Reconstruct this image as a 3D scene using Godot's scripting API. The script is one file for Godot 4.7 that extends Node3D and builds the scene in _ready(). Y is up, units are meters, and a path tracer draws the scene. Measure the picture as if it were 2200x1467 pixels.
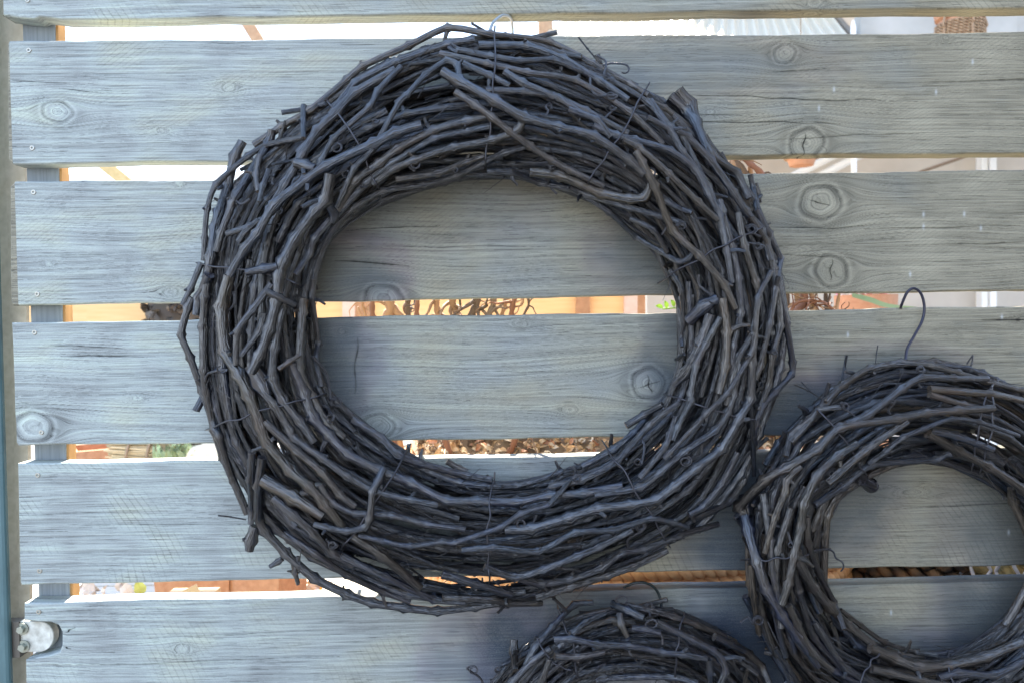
extends Node3D
# A slatted wooden gate in open shade with three dark vine wreaths hung on it; sunlit garden things show through its gaps.

const UP0 := 1.05            # height of the picture's centre over the ground
const FOCAL := 1724.7        # focal length in pixels of the 2200 pixel wide frame
const YAW := -0.0161320
const PITCH := 0.0254690
const ROLL := 0.0152615

var rng := RandomNumberGenerator.new()
var cam_basis: Basis
var cam_at: Vector3
var M := {}
var used := {}

# ------------------------------------------------------------------ helpers
func cam_setup() -> void:
	var cy := cos(YAW); var sy := sin(YAW)
	var cp := cos(PITCH); var sp := sin(PITCH)
	var cr := cos(ROLL); var sr := sin(ROLL)
	var ryaw := Basis(Vector3(cy, 0, sy), Vector3(0, 1, 0), Vector3(-sy, 0, cy))
	var rpit := Basis(Vector3(1, 0, 0), Vector3(0, cp, sp), Vector3(0, -sp, cp))
	var rrol := Basis(Vector3(cr, sr, 0), Vector3(-sr, cr, 0), Vector3(0, 0, 1))
	cam_basis = (rrol * rpit * ryaw).transposed()
	cam_at = Vector3(-0.0074, UP0 - 0.0052, 0.95)

func px(x: float, y: float, z: float) -> Vector3:      # where a spot of the photograph lies at depth z
	var d := cam_basis * Vector3((x - 1100.0) / FOCAL, -(y - 733.5) / FOCAL, -1.0)
	return cam_at + d * ((z - cam_at.z) / d.z)

func lin(r: float, g: float, b: float) -> Color:        # real-world (linear) base colour for albedo_color
	return Color(r, g, b).linear_to_srgb()

func mat(called: String, col: Color, rough := 0.8, metal := 0.0) -> StandardMaterial3D:
	var m := StandardMaterial3D.new()
	m.resource_name = called
	m.albedo_color = col
	m.roughness = rough
	m.metallic = metal
	M[called] = m
	return m

func numbered(called: String, parent: Node) -> String:
	var key := str(parent.get_instance_id()) + called
	var n: int = used.get(key, 0)
	used[key] = n + 1
	return called if n == 0 else "%s_%03d" % [called, n]

class Buf:
	var v := PackedVector3Array()
	var n := PackedVector3Array()
	var uv := PackedVector2Array()
	var c := PackedColorArray()
	var i := PackedInt32Array()
	func tri(a: Vector3, b: Vector3, d: Vector3, na: Vector3, nb: Vector3, nd: Vector3, ua := Vector2.ZERO, ub := Vector2.ZERO, ud := Vector2.ZERO, col := Color.WHITE) -> void:
		var k := v.size()
		v.append(a); v.append(b); v.append(d)
		n.append(na); n.append(nb); n.append(nd)
		uv.append(ua); uv.append(ub); uv.append(ud)
		c.append(col); c.append(col); c.append(col)
		if (b - a).cross(d - a).dot(na + nb + nd) < 0.0:
			i.append(k); i.append(k + 1); i.append(k + 2)
		else:
			i.append(k); i.append(k + 2); i.append(k + 1)
	func quad(a: Vector3, b: Vector3, d: Vector3, e: Vector3, nn: Vector3, ua := Vector2(0, 0), ub := Vector2(1, 0), ud := Vector2(1, 1), ue := Vector2(0, 1), col := Color.WHITE) -> void:
		tri(a, b, d, nn, nn, nn, ua, ub, ud, col)
		tri(a, d, e, nn, nn, nn, ua, ud, ue, col)
	func face(a: Vector3, b: Vector3, d: Vector3, e: Vector3, away: Vector3) -> void:   # a flat quad whose normal points away from a point
		var nn := (b - a).cross(d - a).normalized()
		if nn.dot((a + b + d + e) * 0.25 - away) < 0.0: nn = -nn
		var w := (b - a).length(); var h := (e - a).length()
		quad(a, b, d, e, nn, Vector2(0, 0), Vector2(w, 0), Vector2(w, h), Vector2(0, h))
	func box(lo: Vector3, hi: Vector3) -> void:
		hexa([Vector3(lo.x, lo.y, lo.z), Vector3(hi.x, lo.y, lo.z), Vector3(hi.x, hi.y, lo.z), Vector3(lo.x, hi.y, lo.z), Vector3(lo.x, lo.y, hi.z), Vector3(hi.x, lo.y, hi.z), Vector3(hi.x, hi.y, hi.z), Vector3(lo.x, hi.y, hi.z)])
	func hexa(p: Array) -> void:      # eight corners: back four, front four
		var mid := Vector3.ZERO
		for q in p: mid += q / 8.0
		for f in [[0, 1, 2, 3], [4, 5, 6, 7], [0, 1, 5, 4], [3, 2, 6, 7], [0, 3, 7, 4], [1, 2, 6, 5]]:
			face(p[f[0]], p[f[1]], p[f[2]], p[f[3]], mid)
	func mesh() -> ArrayMesh:
		var a := []
		a.resize(Mesh.ARRAY_MAX)
		a[Mesh.ARRAY_VERTEX] = v; a[Mesh.ARRAY_NORMAL] = n; a[Mesh.ARRAY_TEX_UV] = uv; a[Mesh.ARRAY_COLOR] = c; a[Mesh.ARRAY_INDEX] = i
		var m := ArrayMesh.new()
		m.add_surface_from_arrays(Mesh.PRIMITIVE_TRIANGLES, a)
		return m

func put(called: String, b: Buf, m: Material, parent: Node = null) -> MeshInstance3D:
	var o := MeshInstance3D.new()
	var under: Node = self if parent == null else parent
	o.name = numbered(called, under)
	var me := b.mesh()
	me.surface_set_material(0, m)
	o.mesh = me
	under.add_child(o, true)
	return o

func thing(called: String, label: String, category: String, group := "") -> Node3D:
	var o := Node3D.new()
	o.name = numbered(called, self)
	add_child(o, true)
	return tag(o, label, category, group)

func tag(o: Node3D, label: String, category: String, group := "") -> Node3D:
	o.set_meta("label", label)
	o.set_meta("category", category)
	if group != "": o.set_meta("group", group)
	return o

func tube(b: Buf, pts: PackedVector3Array, rad: PackedFloat32Array, sides: int, cols: PackedColorArray, wob := 0.0, caps := true, vscale := 20.0) -> void:
	var np := pts.size()
	if np < 2: return
	var base := b.v.size()
	var t := (pts[1] - pts[0]).normalized()
	var nv := t.cross(Vector3(0.31, 0.2, 0.93))
	if nv.length() < 0.05: nv = t.cross(Vector3.RIGHT)
	nv = nv.normalized()
	var wobs := PackedFloat32Array()
	for k in sides: wobs.append(1.0 + wob * rng.randf_range(-1, 1))
	var run := rng.randf() * 7.0
	var uoff := rng.randf()
	for k in np:
		if k > 0:
			run += pts[k].distance_to(pts[k - 1]) * vscale
		var tt: Vector3
		if k == 0: tt = pts[1] - pts[0]
		elif k == np - 1: tt = pts[k] - pts[k - 1]
		else: tt = (pts[k + 1] - pts[k]).normalized() + (pts[k] - pts[k - 1]).normalized()
		tt = tt.normalized()
		nv = (nv - tt * nv.dot(tt)).normalized()
		var bv := tt.cross(nv)
		var col := cols[mini(k, cols.size() - 1)]
		for s in sides + 1:
			var a := TAU * s / sides
			var d := nv * cos(a) + bv * sin(a)
			var w := wobs[s % sides] + wob * 0.35 * sin(k * 1.7 + s * 2.3)
			b.v.append(pts[k] + d * (rad[k] * w))
			b.n.append(d)
			b.uv.append(Vector2(float(s) / sides + uoff, run))
			b.c.append(col)
	var row := sides + 1
	for k in np - 1:
		for s in sides:
			var p := base + k * row + s
			b.i.append(p); b.i.append(p + row); b.i.append(p + 1)
			b.i.append(p + 1); b.i.append(p + row); b.i.append(p + row + 1)
	if caps:
		var cutpale := 0.55 if rng.randf() < 0.4 else 0.15
		for e in 2:
			var k0 := 0 if e == 0 else np - 1
			var tdir := (pts[0] - pts[1]).normalized() if e == 0 else (pts[np - 1] - pts[np - 2]).normalized()
			for s in sides:
				var q := base + k0 * row + s
				var cc: Color = b.c[q].lerp(Color(0.16, 0.12, 0.085), cutpale)
				b.tri(pts[k0] + tdir * rad[k0] * 0.15, b.v[q], b.v[q + 1], tdir, tdir, tdir, Vector2(0.5, 0.5), Vector2(0.4, 0.5), Vector2(0.5, 0.6), cc)

func wire(b: Buf, pts: PackedVector3Array, r: float, sides := 6) -> void:
	var rad := PackedFloat32Array()
	for p in pts: rad.append(r)
	tube(b, pts, rad, sides, PackedColorArray([Color.WHITE]))

func smooth(ctrl: Array, per: int) -> PackedVector3Array:      # Catmull-Rom through the control points
	var out := PackedVector3Array()
	for k in ctrl.size() - 1:
		var p0: Vector3 = ctrl[maxi(k - 1, 0)]
		var p1: Vector3 = ctrl[k]
		var p2: Vector3 = ctrl[k + 1]
		var p3: Vector3 = ctrl[mini(k + 2, ctrl.size() - 1)]
		for s in per:
			out.append(p1.cubic_interpolate(p2, p0, p3, float(s) / per))
	out.append(ctrl[ctrl.size() - 1])
	return out

# ------------------------------------------------------------------ wood
const TW := 2048
const TH := 240
var fibre: PackedByteArray
var band: PackedByteArray
var cloud: PackedByteArray
var speck: PackedByteArray
var board_specs := []
var board_img := []
var board_hgt := []

func noise_bytes(seed_: int, freq: float, w: int, h: int, w2: int, h2: int) -> PackedByteArray:
	var f := FastNoiseLite.new()
	f.seed = seed_
	f.noise_type = FastNoiseLite.TYPE_SIMPLEX_SMOOTH
	f.frequency = freq
	f.fractal_octaves = 3
	var im := f.get_image(w, h, false, false, true)
	im.convert(Image.FORMAT_L8)
	if w2 != w or h2 != h: im.resize(w2, h2, Image.INTERPOLATE_CUBIC)
	return im.get_data()

func across(f: float) -> float:          # a share of the visible width as a share of the board's own length
	return f * 0.951 - 0.005

func fold(v: int, m: int) -> int:        # there and back again, so that no seam shows
	var k := posmod(v, m * 2)
	return k if k <= m else m * 2 - k

func paint_board(bi: int) -> void:
	var sp: Dictionary = board_specs[bi]
	var hw := TW / 2
	var hh := TH / 2
	var psi := PackedFloat32Array(); psi.resize(hw * hh)
	var km := PackedFloat32Array(); km.resize(hw * hh)     # + knot heart lighter, - dark rim
	var fn := FastNoiseLite.new()
	fn.seed = 40 + bi
	fn.frequency = 0.008
	fn.fractal_octaves = 2
	for y in hh:
		for x in hw:
			psi[y * hw + x] = y + fn.get_noise_2d(x * 0.45, y * 1.6) * sp.wave * 0.6 + x * float(sp.slope)
	for kn in sp.knots:
		var kx: float = across(kn[0]) * hw
		var ky: float = kn[1] * hh
		var r: float = kn[2] * 1.08
		var el: float = kn[3]
		var dk: float = kn[4] * (0.62 if r < 6.0 else 1.0)
		var reach := int(r * 9.0)
		var base := ky + kx * float(sp.slope)
		for y in range(maxi(0, int(ky - r * 5.0)), mini(hh, int(ky + r * 5.0) + 1)):
			for x in range(maxi(0, int(kx - reach)), mini(hw, int(kx + reach))):
				var dx := (x - kx) / el
				var dy := y - ky
				var wobl := 1.0 + 0.06 * sin(atan2(dy, dx) * 2.0 + kx) + 0.035 * sin(atan2(dy, dx) * 5.0 + ky)
				var d := sqrt(dx * dx + dy * dy) * wobl
				var ix := y * hw + x
				if d < r:
					psi[ix] = base + 40.0 + d * 1.1
					var rim := smoothstep(r * 0.68, r * 0.98, d)
					var ang := atan2(dy, dx)
					var crack := exp(-pow((sin(ang + kx) * d + 0.8 * sin(d * 0.9 + kx)) / 0.55, 2.0)) * smoothstep(r * 0.95, r * 0.5, d) * 0.38
					if cos(ang + kx) > 0.0: crack *= 0.35 + 0.5 * sin(ky)
					crack += 0.10 * exp(-pow((sin(ang * 1.5 + ky) * d) / 0.5, 2.0)) * smoothstep(r * 0.8, r * 0.3, d)
					km[ix] = dk * (0.06 * (1.0 - rim) - 0.26 * rim * (0.55 + 0.45 * sin(ang * 2.0 + ky)) - 0.55 * crack)
				else:
					var dx2 := (x - kx) / (el * 1.9)
					var d2 := dx2 * dx2 + dy * dy
					var k := r * r / maxf(d2, r * r * 0.8)
					var fade := exp(-pow(d / (r * 4.5), 2.0))
					psi[ix] -= dy * k * 0.93 * fade
					km[ix] += dk * (-0.22 * exp(-pow((d - r) / (r * 0.16), 2.0)) - 0.10 * exp(-pow((d - r * 1.5) / (r * 0.5), 2.0)) + 0.13 * exp(-pow((d - r * 1.25) / (r * 0.12), 2.0)))
	var pim := Image.create_from_data(hw, hh, false, Image.FORMAT_RF, psi.to_byte_array())
	pim.resize(TW, TH, Image.INTERPOLATE_BILINEAR)
	psi = pim.get_data().to_float32_array()
	var kim := Image.create_from_data(hw, hh, false, Image.FORMAT_RF, km.to_byte_array())
	kim.resize(TW, TH, Image.INTERPOLATE_BILINEAR)
	km = kim.get_data().to_float32_array()
	# stains: dark paint overspray with painted wreath shade, greenish and brownish weathering, at half size
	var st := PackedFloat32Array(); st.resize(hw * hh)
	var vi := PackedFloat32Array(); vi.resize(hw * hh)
	for s in sp.stains_and_shade:
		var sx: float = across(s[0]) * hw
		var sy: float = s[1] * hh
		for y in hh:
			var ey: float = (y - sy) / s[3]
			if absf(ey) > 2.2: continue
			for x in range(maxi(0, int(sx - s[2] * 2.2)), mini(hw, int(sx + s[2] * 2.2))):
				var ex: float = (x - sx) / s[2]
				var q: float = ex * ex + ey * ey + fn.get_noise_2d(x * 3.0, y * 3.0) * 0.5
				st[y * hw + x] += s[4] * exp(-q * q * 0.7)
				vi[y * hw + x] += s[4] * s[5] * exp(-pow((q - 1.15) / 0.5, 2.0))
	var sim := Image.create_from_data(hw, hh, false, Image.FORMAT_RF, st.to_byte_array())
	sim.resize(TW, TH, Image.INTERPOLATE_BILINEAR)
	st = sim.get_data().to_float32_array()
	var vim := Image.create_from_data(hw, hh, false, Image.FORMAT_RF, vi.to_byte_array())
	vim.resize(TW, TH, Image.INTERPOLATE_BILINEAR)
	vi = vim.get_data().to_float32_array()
	var out := PackedByteArray(); out.resize(TW * TH * 3)
	var hgt := PackedByteArray(); hgt.resize(TW * TH)
	var off: int = sp.seed
	var saw: float = sp.saw
	var sawdir: float = sp.sawdir
	var i := 0
	var flip: bool = off % 2 == 0
	for y in TH:
		for x in TW:
			var p := psi[i]
			var xx := x if flip else 2047 - x
			var xr := 2047 - xx
			var f1 := fibre[(fold(int(p * 5.0 + off), 1023) << 11) + xx] / 255.0
			var f2 := fibre[(fold(int(p * 2.1 + off * 3 + 400), 1023) << 11) + xr] / 255.0
			var b1 := band[(fold(int(p * 3.2 + off * 5), 511) << 11) + xx] / 255.0
			var c1 := cloud[fold(y + off * 11, 255) * 2048 + xr] / 255.0
			var s1 := speck[fold(y * 2 + off, 511) * 512 + fold(x * 2 + off * 7, 511)] / 255.0
			var t := float(x) / TW
			# saw marks: fine slanting scores, here and there
			var sv := absf(fposmod((x + y * sawdir * (1.0 + t * 0.25)) / 12.5 + y * y * 0.00012 + (c1 - 0.5) * 0.5 + f2 * 0.2, 1.0) - 0.5)
			var sm := saw * maxf(0.0, 0.14 - sv) * 2.7 * clampf(c1 * 2.4 - 1.0, 0.0, 1.0) * (0.35 + s1)
			var dark := maxf(0.0, 0.35 - f1) * 1.5 + maxf(0.0, 0.25 - f2) * 3.0     # open grain and short checks
			dark = minf(dark, 0.75)
			var fine := fibre[(fold(int(p * 9.0 + off * 7), 1023) << 11) + xr] / 255.0
			dark = minf(0.85, dark + maxf(0.0, 0.24 - fine) * 2.2)
			var g := 0.96 + (b1 - 0.5) * 0.22 + (c1 - 0.5) * 0.24 + (s1 - 0.5) * 0.18 + (f1 - 0.5) * 0.20 - dark * 0.46 - sm * 0.55 + km[i]
			g = clampf(g, 0.16, 1.25)
			# blue-grey stain on the left, worn to a warmer grey on the right; light falloff painted in
			var w := clampf(t * 1.5 - 0.14 + (c1 - 0.5) * 0.9 + float(sp.warm), 0.0, 1.0)
			var r_ := lerpf(167.0, 143.0, w)
			var g_ := lerpf(175.0, 139.0, w)
			var b_ := lerpf(171.0, 122.0, w)
			var gr := maxf(0.0, b1 * 0.8 + c1 * 0.7 - 0.80) * (1.0 - w)        # faint green and violet clouds in the stain
			g_ += gr * 8.0; b_ -= gr * 7.0; r_ += gr * 2.0
			var vio := maxf(0.0, 0.55 - c1) * (1.0 - w) * 5.0
			r_ += vio * 0.35; g_ -= vio * 0.35
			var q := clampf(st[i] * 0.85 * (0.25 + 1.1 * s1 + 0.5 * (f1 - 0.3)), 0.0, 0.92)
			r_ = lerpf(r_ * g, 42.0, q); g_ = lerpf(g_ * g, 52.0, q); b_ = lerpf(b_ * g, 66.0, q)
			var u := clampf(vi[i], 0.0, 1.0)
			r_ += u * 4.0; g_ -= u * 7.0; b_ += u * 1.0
			out[i * 3] = int(clampf(r_, 8.0, 255.0))
			out[i * 3 + 1] = int(clampf(g_, 8.0, 255.0))
			out[i * 3 + 2] = int(clampf(b_, 8.0, 255.0))
			hgt[i] = int(clampf(128.0 + (b1 - 0.5) * 90.0 + (f1 - 0.5) * 60.0 - dark * 120.0 - sm * 60.0 + (s1 - 0.5) * 30.0 + km[i] * 60.0, 0.0, 255.0))
			i += 1
	for sp2 in sp.specks:                                # pale drips and specks
		var cx := int(across(sp2[0]) * TW)
		var cy := int(sp2[1] * TH)
		for yy in range(-9, 10):
			for xx2 in range(-4, 5):
				var px_ := cx + xx2
				var py_ := cy + yy
				if px_ < 0 or py_ < 0 or px_ >= TW or py_ >= TH: continue
				var a := exp(-pow(xx2 / 2.4, 2.0) - pow(yy / 5.5, 2.0)) * 0.55
				var k := (py_ * TW + px_) * 3
				for ch in 3: out[k + ch] = int(lerpf(out[k + ch], 205.0 + ch * 8.0, a))
	for dr in sp.drips:                                  # dark resin runs and long drying cracks: [x0, y0, x1, y1, width, strength]
		var n := int(maxf(absf(dr[2] - dr[0]) * TW, absf(dr[3] - dr[1]) * TH)) + 1
		for s in n:
			var tt := float(s) / n
			var cx2: float = across(lerpf(dr[0], dr[2], tt)) * TW + 2.0 * sin(tt * 9.0)
			var cy2: float = lerpf(dr[1], dr[3], tt) * TH + fn.get_noise_2d(s * 0.8, 50.0) * 9.0 * float(dr[6])
			var wd: float = dr[4] * 0.5 * (0.35 + 0.65 * sin(PI * tt)) * (0.8 + 0.4 * fn.get_noise_2d(s * 4.0, 9.0))
			for yy in range(-3, 4):
				for xx2 in range(-3, 4):
					var px2 := int(cx2) + xx2
					var py2 := int(cy2) + yy
					if px2 < 0 or py2 < 0 or px2 >= TW or py2 >= TH: continue
					var dd := (pow(px2 - cx2, 2.0) + pow(py2 - cy2, 2.0)) / maxf(wd * wd, 0.1)
					var a2: float = dr[5] * exp(-dd) * 0.55
					var k2 := py2 * TW + px2
					for ch in 3: out[k2 * 3 + ch] = int(out[k2 * 3 + ch] * (1.0 - a2))
					hgt[k2] = int(hgt[k2] * (1.0 - a2 * 0.6))
	board_img[bi] = Image.create_from_data(TW, TH, false, Image.FORMAT_RGB8, out)
	board_hgt[bi] = Image.create_from_data(TW, TH, false, Image.FORMAT_L8, hgt)

func board(spec: Dictionary, parent: Node3D, bi: int) -> void:
	var b := Buf.new()
	var pts: Array = spec.outline          # pixel outline, clockwise from the top left
	var poly := PackedVector2Array()
	for k in pts.size():
		var a := px(pts[k][0], pts[k][1], 0)
		var c := px(pts[(k + 1) % pts.size()][0], pts[(k + 1) % pts.size()][1], 0)
		var n := maxi(1, int(a.distance_to(c) / 0.02))
		for s in n:
			var q := a.lerp(c, float(s) / n)
			var amp := 0.0 if s == 0 else 0.00045
			poly.append(Vector2(q.x + (rng.randf_range(-amp, amp) if n < 12 else 0.0), q.y + rng.randf_range(-amp, amp) + (0.0 if s == 0 else 0.0007 * sin(q.x * 9.0 + k * 2.0 + bi) + 0.0004 * sin(q.x * 31.0 + bi * 1.7))))
	var n := poly.size()
	var inner := PackedVector2Array()
	var outn := PackedVector2Array()
	var area := 0.0
	for k in n: area += poly[k].cross(poly[(k + 1) % n])
	var sgn := 1.0 if area > 0.0 else -1.0
	for k in n:
		var d0 := (poly[k] - poly[(k + n - 1) % n]).normalized()
		var d1 := (poly[(k + 1) % n] - poly[k]).normalized()
		var n0 := Vector2(d0.y, -d0.x) * sgn
		var n1 := Vector2(d1.y, -d1.x) * sgn
		var m := (n0 + n1).normalized()
		m /= maxf(0.5, m.dot(n0))
		outn.append(m)
		inner.append(poly[k] - m * 0.0016)
	var tl := px(pts[0][0], pts[0][1], 0)
	var tr := px(spec.tr[0], spec.tr[1], 0)
	var slope := (tr.y - tl.y) / (tr.x - tl.x)
	var uvf := func(p: Vector2) -> Vector2: return Vector2((p.x - tl.x) / 1.32, clampf((tl.y + slope * (p.x - tl.x) - p.y) / 0.1455, 0.004, 0.996))
	var thick := 0.027
	var idx := Geometry2D.triangulate_polygon(inner)
	for t in idx.size() / 3:
		var q := [inner[idx[t * 3]], inner[idx[t * 3 + 1]], inner[idx[t * 3 + 2]]]
		var f := Vector3(0, 0, 1)
		b.tri(Vector3(q[0].x, q[0].y, 0), Vector3(q[1].x, q[1].y, 0), Vector3(q[2].x, q[2].y, 0), f, f, f, uvf.call(q[0]), uvf.call(q[1]), uvf.call(q[2]))
		b.tri(Vector3(q[0].x, q[0].y, -thick), Vector3(q[1].x, q[1].y, -thick), Vector3(q[2].x, q[2].y, -thick), -f, -f, -f, uvf.call(q[0]), uvf.call(q[1]), uvf.call(q[2]))
	for k in n:
		var k2 := (k + 1) % n
		var a := poly[k]; var c := poly[k2]; var ia := inner[k]; var ic := inner[k2]
		var na := Vector3(outn[k].x, outn[k].y, 0).normalized(); var nc := Vector3(outn[k2].x, outn[k2].y, 0).normalized()
		if na.dot(nc) < 0.8: na = Vector3((c - a).normalized().y * sgn, -(c - a).normalized().x * sgn, 0); nc = na
		var fz := Vector3(0, 0, 0.9)
		var ua: Vector2 = uvf.call(a); var uc: Vector2 = uvf.call(c); var uia: Vector2 = uvf.call(ia); var uic: Vector2 = uvf.call(ic)
		for e in 2:
			var z0 := 0.0 if e == 0 else -thick
			var z1 := -0.0016 if e == 0 else -thick + 0.0016
			var fz2 := fz if e == 0 else -fz
			b.tri(Vector3(ia.x, ia.y, z0), Vector3(ic.x, ic.y, z0), Vector3(c.x, c.y, z1), (na * 0.4 + fz2).normalized(), (nc * 0.4 + fz2).normalized(), (nc + fz2 * 0.5).normalized(), uia, uic, uc)
			b.tri(Vector3(ia.x, ia.y, z0), Vector3(c.x, c.y, z1), Vector3(a.x, a.y, z1), (na * 0.4 + fz2).normalized(), (nc + fz2 * 0.5).normalized(), (na + fz2 * 0.5).normalized(), uia, uc, ua)
		var dz := Vector2(0, 0.12) if absf(na.y) > 0.5 and na.y > 0 else Vector2(0, -0.12) if absf(na.y) > 0.5 else Vector2(0.03, 0)
		b.tri(Vector3(a.x, a.y, -0.0016), Vector3(c.x, c.y, -0.0016), Vector3(c.x, c.y, -thick + 0.0016), na, nc, nc, ua, uc, uc + dz)
		b.tri(Vector3(a.x, a.y, -0.0016), Vector3(c.x, c.y, -thick + 0.0016), Vector3(a.x, a.y, -thick + 0.0016), na, nc, na, ua, uc + dz, ua + dz)
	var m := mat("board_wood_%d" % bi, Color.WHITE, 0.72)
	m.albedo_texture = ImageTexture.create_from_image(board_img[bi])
	m.heightmap_enabled = true
	m.heightmap_texture = ImageTexture.create_from_image(board_hgt[bi])
	m.heightmap_scale = 0.09
	m.metallic_specular = 0.35
	var o := put("board", b, m, parent)
	o.set_meta("label", spec.label)
	for s in spec.screws:
		screw(px(s[0], s[1], 0), o)

func screw(at: Vector3, parent: Node3D) -> void:
	var b := Buf.new()
	var prof := [[0.0031, -0.001], [0.0031, 0.0003], [0.0026, 0.0009], [0.0014, 0.0009], [0.0012, -0.0008], [0.0, -0.0008]]
	for k in prof.size() - 1:
		for s in 14:
			var a0 := TAU * s / 14.0; var a1 := TAU * (s + 1) / 14.0
			var p := [Vector3(cos(a0) * prof[k][0], sin(a0) * prof[k][0], prof[k][1]), Vector3(cos(a1) * prof[k][0], sin(a1) * prof[k][0], prof[k][1]), Vector3(cos(a1) * prof[k + 1][0], sin(a1) * prof[k + 1][0], prof[k + 1][1]), Vector3(cos(a0) * prof[k + 1][0], sin(a0) * prof[k + 1][0], prof[k + 1][1])]
			var dr: float = prof[k + 1][1] - prof[k][1]
			var dz: float = prof[k][0] - prof[k + 1][0]
			var nn := Vector3(cos(a0 + 0.22) * dr, sin(a0 + 0.22) * dr, dz).normalized()
			for q in 4: p[q] += at
			b.quad(p[0], p[1], p[2], p[3], nn)
	put("screw", b, M.screw_steel, parent)

# ------------------------------------------------------------------ wreaths
var W := {}            # the wreath in hand

func wreath_radius(table: Array, a: float) -> float:
	var f := fposmod(a / TAU, 1.0) * table.size()
	var k := int(f) % table.size()
	var t := f - floorf(f)
	t = t * t * (3.0 - 2.0 * t) * 0.5 + t * 0.5
	return lerpf(table[k], table[(k + 1) % table.size()], t)

func surf_z(a: float, t: float) -> float:          # height of the wreath's front over the boards, t from -1 (hole) to 1 (rim)
	return W.zc + W.zh * sqrt(maxf(0.0, 1.0 - t * t * 0.92))

func band_t(x: float, y: float) -> Vector2:        # (angle, place across the band) of a pixel
	var a := atan2(y - W.cy, x - W.cx)
	var r := Vector2(x - W.cx, y - W.cy).length()
	var ri := wreath_radius(W.inner, a)
	var ro := wreath_radius(W.outer, a)
	return Vector2(a, (r - (ri + ro) * 0.5) / ((ro - ri) * 0.5))

func twig_color(kind := -1.0) -> Color:
	var k := rng.randf() if kind < 0.0 else kind
	var br := rng.randf_range(0.6, 1.4)
	var c: Color
	if k < 0.56: c = Color(0.030, 0.041, 0.066)
	elif k < 0.78: c = Color(0.042, 0.048, 0.064)
	elif k < 0.93: c = Color(0.060, 0.050, 0.045)
	else: c = Color(0.105, 0.080, 0.058)
	c *= W.tone * br * 0.48
	c.a = 1.0
	return c

func grow(nodes: Array, r: float, col: Color, sides := 8, taper := 0.85, spurs := 0.3, swell := 0.52, called := "twig") -> MeshInstance3D:
	var b := Buf.new()
	var pts := PackedVector3Array()
	var rad := PackedFloat32Array()
	var cols := PackedColorArray()
	var n := nodes.size()
	var worn := Color(col.r * 1.6 + 0.012, col.g * 1.5 + 0.008, col.b * 1.3 + 0.004)
	var ph := rng.randf() * 50.0
	var total := 0.0
	for k in n - 1:
		var p0: Vector3 = nodes[maxi(k - 1, 0)]; var p1: Vector3 = nodes[k]; var p2: Vector3 = nodes[k + 1]; var p3: Vector3 = nodes[mini(k + 2, n - 1)]
		var ln := p1.distance_to(p2)
		if ln < 1e-5: continue
		var e := minf(0.16, 0.7 * r / ln)
		var steps := [0.0, e, e * 2.0, 0.36, 0.64, 1.0 - e * 2.0, 1.0 - e]
		if ln < r * 6.0: steps = [0.0, 0.2, 0.5, 0.8]
		for s in steps:
			var curved := p1.cubic_interpolate(p2, p0, p3, s)
			var p: Vector3 = p1.lerp(p2, s).lerp(curved, 0.72)
			p += Vector3(rng.randf_range(-1, 1), rng.randf_range(-1, 1), rng.randf_range(-1, 1)) * r * 0.03
			var f := (k + float(s)) / (n - 1)
			var dn := minf(s, 1.0 - s) * ln / (r * 0.72)
			if (k == 0 and s < 0.5) or (k == n - 2 and s > 0.5): dn = 9.0
			pts.append(p)
			rad.append(r * lerpf(1.06, taper, f) * (1.0 + swell * exp(-dn * dn) + 0.03 * sin(ph + f * 23.0)))
			var wv := clampf(sin(ph + total * 60.0 + s * ln * 60.0) * 0.9 - 0.35, 0.0, 1.0) * 0.6
			cols.append(col.lerp(worn, wv * 0.7 + (0.15 if dn < 0.8 else 0.0)))
		total += ln
	pts.append(nodes[n - 1]); rad.append(r * taper * 0.97); cols.append(col)
	tube(b, pts, rad, sides, cols, 0.04, true, 9.0)
	for k in range(1, n - 1):          # buds and short spurs at the joints
		if rng.randf() < spurs:
			var t: Vector3 = ((nodes[k + 1] as Vector3) - (nodes[k - 1] as Vector3)).normalized()
			var side := t.cross(Vector3(rng.randf_range(-0.8, 0.8), rng.randf_range(-0.8, 0.8), 1.0)).normalized() * (1.0 if rng.randf() < 0.5 else -1.0)
			var dirv := (side + Vector3(0, 0, rng.randf_range(-0.2, 0.7)) + t * rng.randf_range(-0.5, 0.9)).normalized()
			var ln2 := r * rng.randf_range(1.3, 2.6)
			if rng.randf() < 0.12: ln2 = r * rng.randf_range(3.5, 6.0)
			var at: Vector3 = nodes[k]
			tube(b, PackedVector3Array([at, at + dirv * ln2 * 0.6, at + (dirv + t * 0.15) * ln2]), PackedFloat32Array([r * 0.75, r * 0.52, r * 0.36]), 6, PackedColorArray([col, col, worn]), 0.14)
	if W.get("mass") != null:          # past the ones built singly, vines go into one mass
		var w: Buf = W.mass
		var k0 := w.v.size()
		w.v.append_array(b.v); w.n.append_array(b.n); w.uv.append_array(b.uv); w.c.append_array(b.c)
		for q in b.i: w.i.append(q + k0)
		return null
	return put(called, b, M.bark, W.node)

func vine_mass(count: int, rp0: float, rp1: float, nodepx: float) -> void:
	W["mass"] = Buf.new()
	fill_twigs(count, rp0, rp1, nodepx)
	W["low"] = true
	fill_twigs(count / 2, rp0 + 2.0, rp1 + 2.0, nodepx)
	W.erase("low")
	put("inner_vines", W.mass, M.bark, W.node).set_meta("kind", "stuff")
	W.erase("mass")

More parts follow.
